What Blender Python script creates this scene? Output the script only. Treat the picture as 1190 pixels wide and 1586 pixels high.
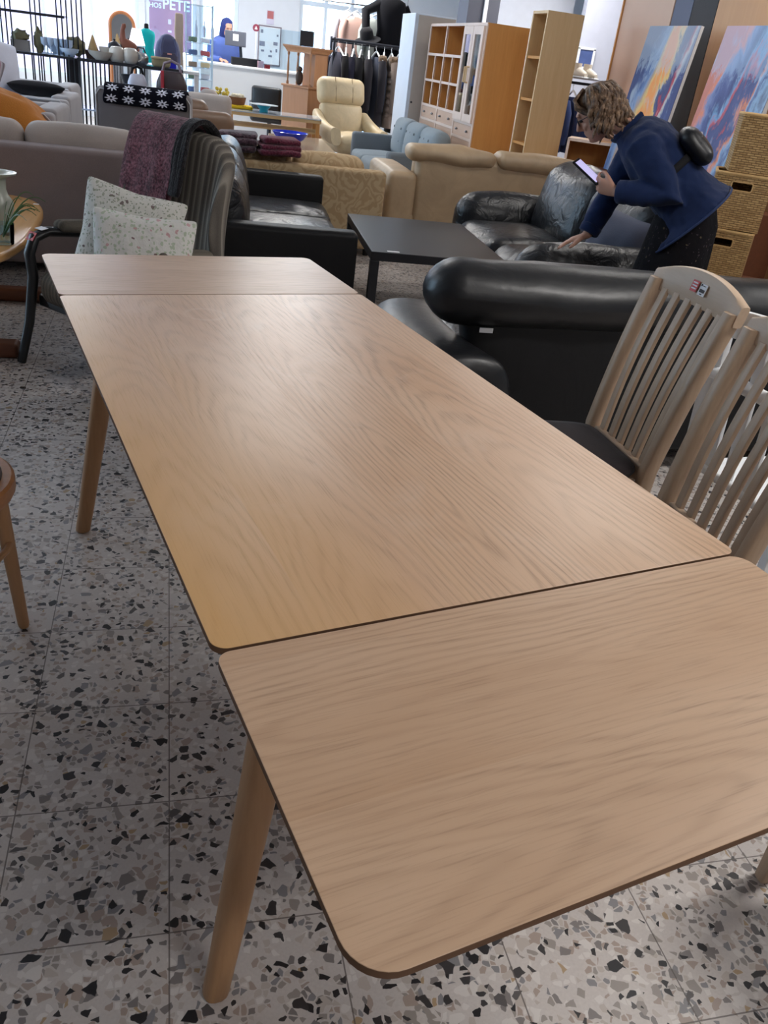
import bpy, math, random
from mathutils import Vector, Matrix, Euler, noise as mnoise
R = math.radians
PI = math.pi
for o in list(bpy.data.objects): bpy.data.objects.remove(o)
SC = bpy.context.scene
COL = SC.collection
random.seed(7)

# ------------------------------------------------------------------ camera
def make_camera():
    yaw, pitch, roll = R(16.315), R(28.56), R(7.41)
    f = Vector((math.sin(yaw)*math.cos(pitch), math.cos(yaw)*math.cos(pitch), -math.sin(pitch)))
    r0 = Vector((math.cos(yaw), -math.sin(yaw), 0)); u0 = r0.cross(f)
    r = math.cos(roll)*r0 + math.sin(roll)*u0
    u = -math.sin(roll)*r0 + math.cos(roll)*u0
    cd = bpy.data.cameras.new('camera'); co = bpy.data.objects.new('camera', cd); COL.objects.link(co)
    m = Matrix((r, u, -f)).transposed().to_4x4()
    m.translation = Vector((-0.4858, -0.9198, 1.402))
    co.matrix_world = m
    cd.sensor_fit = 'VERTICAL'; cd.sensor_height = 36.0; cd.sensor_width = 27.0
    cd.lens = 36.0*1281.5/1586.0
    cd.clip_start = 0.05; cd.clip_end = 200
    SC.camera = co
make_camera()

# ------------------------------------------------------------------ world, lamps, exposure
SC.view_settings.view_transform = 'Standard'
SC.view_settings.look = 'None'
SC.view_settings.gamma = 1.0
SC.view_settings.use_curve_mapping = False
SC.view_settings.exposure = 0.12
w = bpy.data.worlds.new('sky'); SC.world = w; w.use_nodes = True
bg = w.node_tree.nodes['Background']
bg.inputs[0].default_value = (0.60, 0.80, 1.0, 1); bg.inputs[1].default_value = 8.5
CEIL = 3.2
BACK = 15.0
LX, RX, FY = -6.5, 6.6, -4.5
WINDOWS = [(-5.9, -3.3), (-3.1, -0.95), (-0.85, -0.05), (0.0, 0.62), (1.62, 2.95)]   # glazed bays of the shop front
def area(name, loc, rot, sx, sy, e, col=(1, 1, 1), portal=False):
    l = bpy.data.lights.new(name, 'AREA'); l.shape = 'RECTANGLE'; l.size = sx; l.size_y = sy; l.energy = e; l.color = col
    o = bpy.data.objects.new(name, l); COL.objects.link(o); o.location = loc; o.rotation_euler = rot
    if portal: l.cycles.is_portal = True
    return o
for a, b in WINDOWS:
    area('window_portal', ((a+b)/2, BACK+0.02, 1.75), (R(-90), 0, 0), b-a, 2.3, 1, portal=True)
area('window_portal', (LX-0.02, 8.5, 1.75), (0, R(-90), 0), 2.3, 8.0, 1, portal=True)
LAMPS = [(1.2, -2.3, 34), (2.2, 0.4, 56), (4.6, 2.2, 36), (2.9, 4.4, 16), (-4.2, 4.4, 20), (0.6, 6.6, 24), (4.9, 8.9, 60), (-3.6, 9.0, 50), (4.6, 10.7, 60), (1.2, 12.2, 120), (-2.2, 12.6, 110)]  # lamps by the paintings and rear partition are added to brighten those

# ------------------------------------------------------------------ materials
def lin(r, g=None, b=None):
    if g is None: r, g, b = r
    return tuple(((c/255.0)/12.92 if c/255.0 <= 0.04045 else ((c/255.0+0.055)/1.055)**2.4) for c in (r, g, b)) + (1.0,)
def setin(nt, n, key, v):
    s = n.inputs[key]
    if hasattr(v, 'is_output') or isinstance(v, bpy.types.NodeSocket): nt.links.new(v, s)
    else: s.default_value = v
def nd(nt, t, ins=None, **props):
    n = nt.nodes.new('ShaderNode'+t)
    for k, v in props.items(): setattr(n, k, v)
    for k, v in (ins or {}).items(): setin(nt, n, k, v)
    return n
def mth(nt, op, a, b=0.0, c=0.0, clamp=False):
    n = nd(nt, 'Math', operation=op, use_clamp=clamp)
    setin(nt, n, 0, a); setin(nt, n, 1, b); setin(nt, n, 2, c)
    return n.outputs[0]
def mixc(nt, f, a, b, mode='MIX'):
    n = nd(nt, 'Mix', data_type='RGBA', blend_type=mode)
    setin(nt, n, 0, f); setin(nt, n, 6, a); setin(nt, n, 7, b)
    return n.outputs[2]
def ramp(nt, f, stops, interp='LINEAR'):
    n = nd(nt, 'ValToRGB'); cr = n.color_ramp; cr.interpolation = interp
    while len(cr.elements) > 1: cr.elements.remove(cr.elements[-1])
    cr.elements[0].position = stops[0][0]; cr.elements[0].color = stops[0][1]
    for p, c in stops[1:]:
        e = cr.elements.new(p); e.color = c
    nt.links.new(f, n.inputs[0])
    return n.outputs[0]
G = lambda v: (v, v, v, 1)
MATS = {}
def base(name, color=(0.5, 0.5, 0.5, 1), rough=0.5, spec=0.5, metal=0.0):
    m = bpy.data.materials.new(name); m.use_nodes = True
    nt = m.node_tree; b = nt.nodes['Principled BSDF']
    b.inputs['Base Color'].default_value = color; b.inputs['Roughness'].default_value = rough
    b.inputs['Specular IOR Level'].default_value = spec; b.inputs['Metallic'].default_value = metal
    return m, nt, b
def bump(nt, b, h, strength=0.3, dist=0.01):
    n = nd(nt, 'Bump', {'Strength': strength, 'Distance': dist, 'Height': h}); nt.links.new(n.outputs[0], b.inputs['Normal'])
def coords(nt, sx=1, sy=1, sz=1, out='Object'):
    t = nd(nt, 'TexCoord'); mp = nd(nt, 'Mapping', {'Vector': t.outputs[out], 'Scale': (sx, sy, sz)})
    return mp.outputs[0]
def noise(nt, vec, scale, detail=3, rough=0.5, dist=0.0):
    return nd(nt, 'TexNoise', {'Vector': vec, 'Scale': scale, 'Detail': detail, 'Roughness': rough, 'Distortion': dist})
def plain(name, rgb, rough=0.5, spec=0.5, metal=0.0, var=0.06):
    if name in MATS: return MATS[name]
    c = lin(rgb); m, nt, b = base(name, c, rough, spec, metal)
    if var:
        n = noise(nt, coords(nt), 9, 4)
        nt.links.new(mixc(nt, n.outputs[0], tuple(x*(1-var) for x in c[:3])+(1,), tuple(min(1, x*(1+var)) for x in c[:3])+(1,)), b.inputs['Base Color'])
    MATS[name] = m; return m
def fabric(name, rgb, rough=0.9, bs=0.25, scale=260, var=0.14):
    c = lin(rgb); m, nt, b = base(name, c, rough, 0.15)
    v = coords(nt)
    n = noise(nt, v, scale, 2); n2 = noise(nt, v, 5, 4)
    k = mth(nt, 'ADD', mth(nt, 'MULTIPLY', n.outputs[0], 0.5), mth(nt, 'MULTIPLY', n2.outputs[0], 0.5))
    nt.links.new(mixc(nt, k, tuple(x*(1-var*2) for x in c[:3])+(1,), tuple(min(1, x*(1+var*2)) for x in c[:3])+(1,)), b.inputs['Base Color'])
    b.inputs['Sheen Weight'].default_value = 0.12
    bump(nt, b, n.outputs[0], bs, 0.003)
    return m
def leather(name, rgb, rough=0.36, wr=0.35, sc=7, spec=0.5):
    c = lin(rgb); m, nt, b = base(name, c, rough, spec)
    v = coords(nt)
    n = noise(nt, v, sc, 3, 0.55, 0.9); g = noise(nt, v, 190, 2)
    h = mth(nt, 'ADD', n.outputs[0], mth(nt, 'MULTIPLY', g.outputs[0], 0.05))
    nt.links.new(mixc(nt, n.outputs[0], tuple(x*0.75 for x in c[:3])+(1,), tuple(min(1, x*1.3) for x in c[:3])+(1,)), b.inputs['Base Color'])
    nt.links.new(mth(nt, 'ADD', mth(nt, 'MULTIPLY', g.outputs[0], 0.16), rough-0.08), b.inputs['Roughness'])
    bump(nt, b, h, wr, 0.03)
    return m
def wood(name, rgb, dark, axis='Z', rough=0.45, sc=1.0, amt=0.5):
    m, nt, b = base(name, lin(rgb), rough, 0.4)
    s = {'X': (2, 28, 28), 'Y': (28, 2, 28), 'Z': (28, 28, 2)}[axis]
    v = coords(nt, *[k*sc for k in s])
    n = noise(nt, v, 1.6, 5, 0.6, 0.4); n2 = noise(nt, v, 6, 3)
    k = mth(nt, 'ADD', mth(nt, 'MULTIPLY', n.outputs[0], 0.7), mth(nt, 'MULTIPLY', n2.outputs[0], 0.3))
    f = ramp(nt, k, [(0.3, G(0)), (0.7, G(1))])
    nt.links.new(mixc(nt, mth(nt, 'MULTIPLY', f, amt), lin(rgb), lin(dark)), b.inputs['Base Color'])
    bump(nt, b, k, 0.06, 0.003)
    return m
def oak(name, c1, c2, pore, axis='Y', plank=0.19, seed=0.0, rough=0.36, wear=0.0, edge=None, fig=0.5, k=0.075, ring=0.0095):
    m, nt, b = base(name, lin(c1), rough, 0.45)
    t = nd(nt, 'TexCoord'); sp = nd(nt, 'SeparateXYZ', {0: t.outputs['Object']})
    ac, al = (sp.outputs[0], sp.outputs[1]) if axis == 'Y' else (sp.outputs[1], sp.outputs[0])
    idx = mth(nt, 'FLOOR', mth(nt, 'ADD', mth(nt, 'DIVIDE', ac, plank), seed))
    wn = nd(nt, 'TexWhiteNoise', {'W': mth(nt, 'ADD', idx, seed*3.7)}, noise_dimensions='1D')
    rnd = wn.outputs['Value']
    u = mth(nt, 'SUBTRACT', mth(nt, 'DIVIDE', ac, plank), mth(nt, 'ADD', idx, 0.5-seed))
    u = mth(nt, 'MULTIPLY', u, plank)
    cv = nd(nt, 'CombineXYZ', {0: mth(nt, 'MULTIPLY', ac, 6.0), 1: mth(nt, 'MULTIPLY', al, 1.3), 2: mth(nt, 'MULTIPLY', rnd, 40)}).outputs[0]
    n1 = noise(nt, cv, 1.0, 3, 0.55)
    cv2 = nd(nt, 'CombineXYZ', {0: mth(nt, 'MULTIPLY', ac, 34.0), 1: mth(nt, 'MULTIPLY', al, 9), 2: mth(nt, 'MULTIPLY', rnd, 40)}).outputs[0]
    n1b = noise(nt, cv2, 1.0, 2)
    v = mth(nt, 'ADD', al, mth(nt, 'MULTIPLY', mth(nt, 'SUBTRACT', rnd, 0.5), 2.6))
    rr = mth(nt, 'SQRT', mth(nt, 'ADD', mth(nt, 'MULTIPLY', u, u), mth(nt, 'POWER', mth(nt, 'MULTIPLY', v, k), 2.0)))
    rr = mth(nt, 'ADD', rr, mth(nt, 'ADD', mth(nt, 'MULTIPLY', n1.outputs[0], 0.075), mth(nt, 'MULTIPLY', n1b.outputs[0], 0.007)))
    s = mth(nt, 'ADD', mth(nt, 'MULTIPLY', mth(nt, 'SINE', mth(nt, 'MULTIPLY', rr, 2*PI/ring)), 0.5), 0.5)
    s = mth(nt, 'POWER', s, 2.6)
    pv = nd(nt, 'CombineXYZ', {0: mth(nt, 'MULTIPLY', ac, 330), 1: mth(nt, 'MULTIPLY', al, 9), 2: 0.0}).outputs[0]
    po = noise(nt, pv, 1.0, 3, 0.6)
    pf = ramp(nt, po.outputs[0], [(0.52, G(0)), (0.64, G(1))])
    lv = nd(nt, 'CombineXYZ', {0: mth(nt, 'MULTIPLY', ac, 5), 1: mth(nt, 'MULTIPLY', al, 1.6), 2: mth(nt, 'MULTIPLY', rnd, 9)}).outputs[0]
    big = noise(nt, lv, 1.0, 3)
    col = mixc(nt, ramp(nt, big.outputs[0], [(0.3, G(0)), (0.72, G(1))]), lin(c1), lin(c2))
    fm = ramp(nt, noise(nt, cv, 0.6, 2).outputs[0], [(0.35, G(0.25)), (0.65, G(1))])
    col = mixc(nt, mth(nt, 'MULTIPLY', mth(nt, 'MULTIPLY', s, fig), mth(nt, 'MULTIPLY', fm, mth(nt, 'ADD', 0.6, mth(nt, 'MULTIPLY', pf, 0.5)))), col, lin(pore))
    col = mixc(nt, mth(nt, 'MULTIPLY', pf, 0.15), col, lin(pore))
    if wear:
        # pale rubbed patches of worn varnish in the middle of the top
        wv = nd(nt, 'CombineXYZ', {0: mth(nt, 'MULTIPLY', ac, 7), 1: mth(nt, 'MULTIPLY', al, 5), 2: 3.0}).outputs[0]
        wa = noise(nt, wv, 1.0, 6, 0.68, 0.6)
        wf = ramp(nt, wa.outputs[0], [(0.54, G(0)), (0.72, G(1))])
        col = mixc(nt, mth(nt, 'MULTIPLY', wf, wear), col, lin(214, 190, 170))
        dx = mth(nt, 'SUBTRACT', ac, -0.10); dy = mth(nt, 'SUBTRACT', al, 1.40)     # ring left by a wet glass
        dd = mth(nt, 'SQRT', mth(nt, 'ADD', mth(nt, 'MULTIPLY', dx, dx), mth(nt, 'MULTIPLY', dy, dy)))
        rg = mth(nt, 'SUBTRACT', 1.0, mth(nt, 'MULTIPLY', mth(nt, 'ABSOLUTE', mth(nt, 'SUBTRACT', dd, 0.052)), 90), clamp=True)
        col = mixc(nt, mth(nt, 'MULTIPLY', rg, 0.22), col, lin(226, 208, 192))
    if edge:
        # older, yellower varnish along one long edge
        ef = mth(nt, 'ADD', mth(nt, 'MULTIPLY', mth(nt, 'SUBTRACT', -0.16, ac), 2.6), mth(nt, 'MULTIPLY', mth(nt, 'SUBTRACT', 0.9, al), 0.32))
        ef = mth(nt, 'ADD', ef, mth(nt, 'MULTIPLY', mth(nt, 'SUBTRACT', n1.outputs[0], 0.5), 0.8))
        col = mixc(nt, mth(nt, 'MULTIPLY', mth(nt, 'MINIMUM', mth(nt, 'MAXIMUM', ef, 0.0), 1.0), 0.8), col, lin(edge), 'MIX')
    nt.links.new(col, b.inputs['Base Color'])
    nt.links.new(mth(nt, 'ADD', rough, mth(nt, 'MULTIPLY', pf, 0.12)), b.inputs['Roughness'])
    bump(nt, b, mth(nt, 'SUBTRACT', 1.0, mth(nt, 'ADD', mth(nt, 'MULTIPLY', s, 0.4), mth(nt, 'MULTIPLY', pf, 0.5))), 0.05, 0.001)
    return m
def terrazzo(name):
    m, nt, b = base(name, G(0.5), 0.34, 0.4)
    t = nd(nt, 'TexCoord')
    wv = noise(nt, t.outputs['Object'], 40, 2)
    vec = nd(nt, 'VectorMath', {0: t.outputs['Object'], 1: nd(nt, 'VectorMath', {0: wv.outputs['Color'], 1: (0.012, 0.012, 0)}, operation='MULTIPLY').outputs[0]}, operation='ADD').outputs[0]
    n0 = noise(nt, t.outputs['Object'], 2.2, 4)
    nf = noise(nt, t.outputs['Object'], 170, 3)
    col = mixc(nt, n0.outputs[0], lin(194, 187, 182), lin(212, 205, 200))
    col = mixc(nt, mth(nt, 'MULTIPLY', nf.outputs[0], 0.45), col, lin(160, 150, 147))
    def layer(scale, thr, lo, stops, col, seed):
        mp = nd(nt, 'Mapping', {'Vector': vec, 'Location': (seed, seed*0.7, 0)}).outputs[0]
        e = nd(nt, 'TexVoronoi', {'Vector': mp, 'Scale': scale, 'Randomness': 1.0}, voronoi_dimensions='2D', feature='DISTANCE_TO_EDGE')
        f = nd(nt, 'TexVoronoi', {'Vector': mp, 'Scale': scale, 'Randomness': 1.0}, voronoi_dimensions='2D', feature='F1')
        sc = nd(nt, 'SeparateColor', {0: f.outputs['Color']})
        sel = mth(nt, 'GREATER_THAN', sc.outputs[0], lo)
        edge = mth(nt, 'MULTIPLY', mth(nt, 'SUBTRACT', e.outputs[0], mth(nt, 'ADD', thr, mth(nt, 'MULTIPLY', sc.outputs[2], thr*1.6))), 26, clamp=True)
        cc = ramp(nt, sc.outputs[1], stops, 'CONSTANT')
        return mixc(nt, mth(nt, 'MULTIPLY', sel, edge), col, cc)
    grey = [(0.0, lin(150, 142, 136)), (0.16, lin(182, 172, 164)), (0.34, lin(126, 120, 118)), (0.46, lin(208, 202, 197)), (0.68, lin(164, 148, 138)), (0.86, lin(132, 130, 132)), (0.975, lin(170, 146, 116))]
    col = layer(78, 0.05, 0.50, grey, col, 3.1)
    col = layer(42, 0.07, 0.76, grey, col, 9.4)
    dark = [(0.0, lin(42, 40, 42)), (0.45, lin(58, 55, 56)), (0.7, lin(34, 33, 36)), (0.88, lin(88, 84, 84))]
    col = layer(64, 0.10, 0.885, dark, col, 1.7)
    col = layer(38, 0.10, 0.895, dark, col, 5.3)
    sp = nd(nt, 'SeparateXYZ', {0: t.outputs['Object']})
    def joint(v, off):
        q = mth(nt, 'FRACT', mth(nt, 'DIVIDE', mth(nt, 'ADD', v, off), 0.2985))
        d = mth(nt, 'MULTIPLY', mth(nt, 'SUBTRACT', 0.5, mth(nt, 'ABSOLUTE', mth(nt, 'SUBTRACT', q, 0.5))), 0.2985)
        return mth(nt, 'LESS_THAN', d, 0.0014)
    j = mth(nt, 'MAXIMUM', joint(sp.outputs[0], 0.50+2.985*3), joint(sp.outputs[1], -0.039+2.985*3))
    col = mixc(nt, mth(nt, 'MULTIPLY', j, 0.8), col, lin(92, 84, 80))
    nt.links.new(col, b.inputs['Base Color'])
    bump(nt, b, mth(nt, 'SUBTRACT', 1.0, j), 0.4, 0.002)
    return m
def striped(name, a, c, e, period=0.05, axis=0):
    m, nt, b = base(name, lin(a), 0.95, 0.1)
    v = nd(nt, 'SeparateXYZ', {0: nd(nt, 'TexCoord').outputs['Object']})
    q = mth(nt, 'FRACT', mth(nt, 'DIVIDE', mth(nt, 'ADD', v.outputs[axis], 5.0), period))
    col = ramp(nt, q, [(0.0, lin(a)), (0.30, lin(c)), (0.36, lin(a)), (0.55, lin(e)), (0.62, lin(a)), (0.80, lin(c)), (0.84, lin(a))])
    n = noise(nt, coords(nt), 240, 2)
    nt.links.new(mixc(nt, 0.35, col, mixc(nt, n.outputs[0], lin(60, 56, 52), lin(140, 132, 122))), b.inputs['Base Color'])
    bump(nt, b, n.outputs[0], 0.3, 0.003)
    return m
def knit(name, c1, c2, sc=70):
    m, nt, b = base(name, lin(c1), 0.95, 0.1)
    v = coords(nt); n = noise(nt, v, sc, 4, 0.7); n2 = noise(nt, v, 12, 3)
    f = ramp(nt, mth(nt, 'ADD', mth(nt, 'MULTIPLY', n.outputs[0], 0.75), mth(nt, 'MULTIPLY', n2.outputs[0], 0.25)), [(0.42, G(0)), (0.66, G(1))])
    nt.links.new(mixc(nt, f, lin(c1), lin(c2)), b.inputs['Base Color'])
    b.inputs['Sheen Weight'].default_value = 0.3
    bump(nt, b, n.outputs[0], 0.9, 0.012)
    return m
def floral(name, ground, spots, sc=26):
    m, nt, b = base(name, lin(ground), 0.9, 0.15)
    v = coords(nt); wv = noise(nt, v, 30, 2)
    vec = nd(nt, 'VectorMath', {0: v, 1: nd(nt, 'VectorMath', {0: wv.outputs['Color'], 1: (0.03, 0.03, 0.03)}, operation='MULTIPLY').outputs[0]}, operation='ADD').outputs[0]
    col = lin(ground)
    for i, (c, s, lo, r) in enumerate(spots):
        vo = nd(nt, 'TexVoronoi', {'Vector': vec, 'Scale': s}, voronoi_dimensions='3D')
        sc_ = nd(nt, 'SeparateColor', {0: vo.outputs['Color']})
        k = mth(nt, 'MULTIPLY', mth(nt, 'LESS_THAN', vo.outputs['Distance'], r), mth(nt, 'GREATER_THAN', sc_.outputs[i % 3], lo))
        col = mixc(nt, mth(nt, 'MULTIPLY', k, 0.8), col, lin(c))
    nt.links.new(col, b.inputs['Base Color'])
    n = noise(nt, v, 22, 3); bump(nt, b, n.outputs[0], 0.5, 0.015)
    return m
def damask(name, c1, c2):
    m, nt, b = base(name, lin(c1), 0.9, 0.15)
    v = coords(nt)
    wv = noise(nt, v, 5, 3)
    vo = nd(nt, 'TexVoronoi', {'Vector': nd(nt, 'VectorMath', {0: v, 1: nd(nt, 'VectorMath', {0: wv.outputs['Color'], 1: (0.3, 0.3, 0.3)}, operation='MULTIPLY').outputs[0]}, operation='ADD').outputs[0], 'Scale': 7}, feature='SMOOTH_F1')
    s = mth(nt, 'ADD', mth(nt, 'MULTIPLY', mth(nt, 'SINE', mth(nt, 'MULTIPLY', vo.outputs['Distance'], 40)), 0.5), 0.5)
    f = ramp(nt, s, [(0.35, G(0)), (0.75, G(1))])
    nt.links.new(mixc(nt, mth(nt, 'MULTIPLY', f, 0.6), lin(c1), lin(c2)), b.inputs['Base Color'])
    bump(nt, b, f, 0.2, 0.004)
    return m
def wicker(name):
    m, nt, b = base(name, lin(176, 136, 84), 0.6, 0.3)
    t = nd(nt, 'TexCoord'); sp = nd(nt, 'SeparateXYZ', {0: t.outputs['Object']})
    h = mth(nt, 'ADD', sp.outputs[0], sp.outputs[1])
    vec = nd(nt, 'CombineXYZ', {0: h, 1: sp.outputs[2], 2: 0.0}).outputs[0]
    br = nd(nt, 'TexBrick', {'Vector': vec, 'Scale': 1.0, 'Color1': lin(214, 176, 120), 'Color2': lin(160, 120, 70), 'Mortar': lin(70, 46, 22),
                             'Mortar Size': 0.0022, 'Mortar Smooth': 0.6, 'Brick Width': 0.042, 'Row Height': 0.0125}, offset=0.5)
    n = noise(nt, t.outputs['Object'], 60, 3)
    nt.links.new(mixc(nt, 0.45, br.outputs[0], mixc(nt, n.outputs[0], lin(120, 84, 46), lin(228, 190, 134))), b.inputs['Base Color'])
    bump(nt, b, mth(nt, 'SUBTRACT', 1.0, br.outputs['Fac']), 0.9, 0.006)
    return m
def granny(name):
    m, nt, b = base(name, lin(20, 20, 28), 0.95, 0.1)
    t = nd(nt, 'TexCoord'); sp = nd(nt, 'SeparateXYZ', {0: t.outputs['UV']})
    def cell(s): return mth(nt, 'SUBTRACT', mth(nt, 'FRACT', s), 0.5)
    x, y = cell(sp.outputs[0]), cell(sp.outputs[1])
    ax, ay = mth(nt, 'ABSOLUTE', x), mth(nt, 'ABSOLUTE', y)
    mx = mth(nt, 'MAXIMUM', ax, ay)
    rad = mth(nt, 'SQRT', mth(nt, 'ADD', mth(nt, 'MULTIPLY', x, x), mth(nt, 'MULTIPLY', y, y)))
    ang = mth(nt, 'ARCTAN2', y, x)
    petal = mth(nt, 'ADD', 0.27, mth(nt, 'MULTIPLY', mth(nt, 'COSINE', mth(nt, 'MULTIPLY', ang, 8)), 0.11))
    inside = mth(nt, 'MULTIPLY', mth(nt, 'LESS_THAN', rad, petal), mth(nt, 'GREATER_THAN', rad, 0.08))
    nt.links.new(mixc(nt, inside, lin(18, 18, 28), lin(214, 214, 226)), b.inputs['Base Color'])
    n = noise(nt, coords(nt), 120, 3); bump(nt, b, n.outputs[0], 0.7, 0.01)
    return m
def abstract_paint(name, seed, stops, slope=0.3, top=(196, 208, 222)):
    m, nt, b = base(name, G(0.5), 0.5, 0.3)
    t = nd(nt, 'TexCoord'); mp = nd(nt, 'Mapping', {'Vector': t.outputs['Object'], 'Location': (seed, seed*1.3, seed), 'Rotation': (-0.45, 0, 0), 'Scale': (1, 3.4, 1.3)})
    n = noise(nt, mp.outputs[0], 1.3, 4, 0.55, 0.8); n2 = noise(nt, mp.outputs[0], 6, 5, 0.7, 1.0)
    sp = nd(nt, 'SeparateXYZ', {0: t.outputs['Object']})
    u = mth(nt, 'SUBTRACT', 0.5, mth(nt, 'DIVIDE', sp.outputs[1], 0.755)); v = mth(nt, 'DIVIDE', sp.outputs[2], 1.09)
    f = mth(nt, 'SUBTRACT', u, mth(nt, 'MULTIPLY', mth(nt, 'SUBTRACT', v, 0.5), slope))
    f = mth(nt, 'ADD', f, mth(nt, 'MULTIPLY', mth(nt, 'SUBTRACT', n.outputs[0], 0.5), 0.75))
    f = mth(nt, 'ADD', f, mth(nt, 'MULTIPLY', mth(nt, 'SUBTRACT', n2.outputs[0], 0.5), 0.22))
    col = ramp(nt, f, stops)
    col = mixc(nt, ramp(nt, noise(nt, mp.outputs[0], 2.6, 3, 0.5, 1).outputs[0], [(0.58, G(0)), (0.70, G(0.6))]), col, lin(*top))
    col = mixc(nt, ramp(nt, mth(nt, 'ADD', v, mth(nt, 'MULTIPLY', n2.outputs[0], 0.5)), [(0.95, G(0)), (1.25, G(0.45))]), col, lin(*top))
    nt.links.new(col, b.inputs['Base Color']); bump(nt, b, n2.outputs[0], 0.3, 0.004)
    return m
def emit(name, rgb, s):
    m, nt, b = base(name, lin(rgb)); b.inputs['Emission Color'].default_value = lin(rgb); b.inputs['Emission Strength'].default_value = s
    return m
def glass(name, tint=(235, 245, 250), refl=0.12, rough=0.02):
    m = bpy.data.materials.new(name); m.use_nodes = True; nt = m.node_tree; nt.nodes.remove(nt.nodes['Principled BSDF'])
    tr = nd(nt, 'BsdfTransparent', {0: lin(tint)}); gl = nd(nt, 'BsdfGlossy', {'Color': G(1), 'Roughness': rough})
    fr = nd(nt, 'Fresnel', {'IOR': 1.45}); n = noise(nt, coords(nt), 3, 2)
    f = mth(nt, 'ADD', fr.outputs[0], mth(nt, 'MULTIPLY', n.outputs[0], refl*0.3), clamp=True)
    mx = nd(nt, 'MixShader', {0: f, 1: tr.outputs[0], 2: gl.outputs[0]})
    nt.links.new(mx.outputs[0], nt.nodes['Material Output'].inputs[0])
    return m

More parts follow.
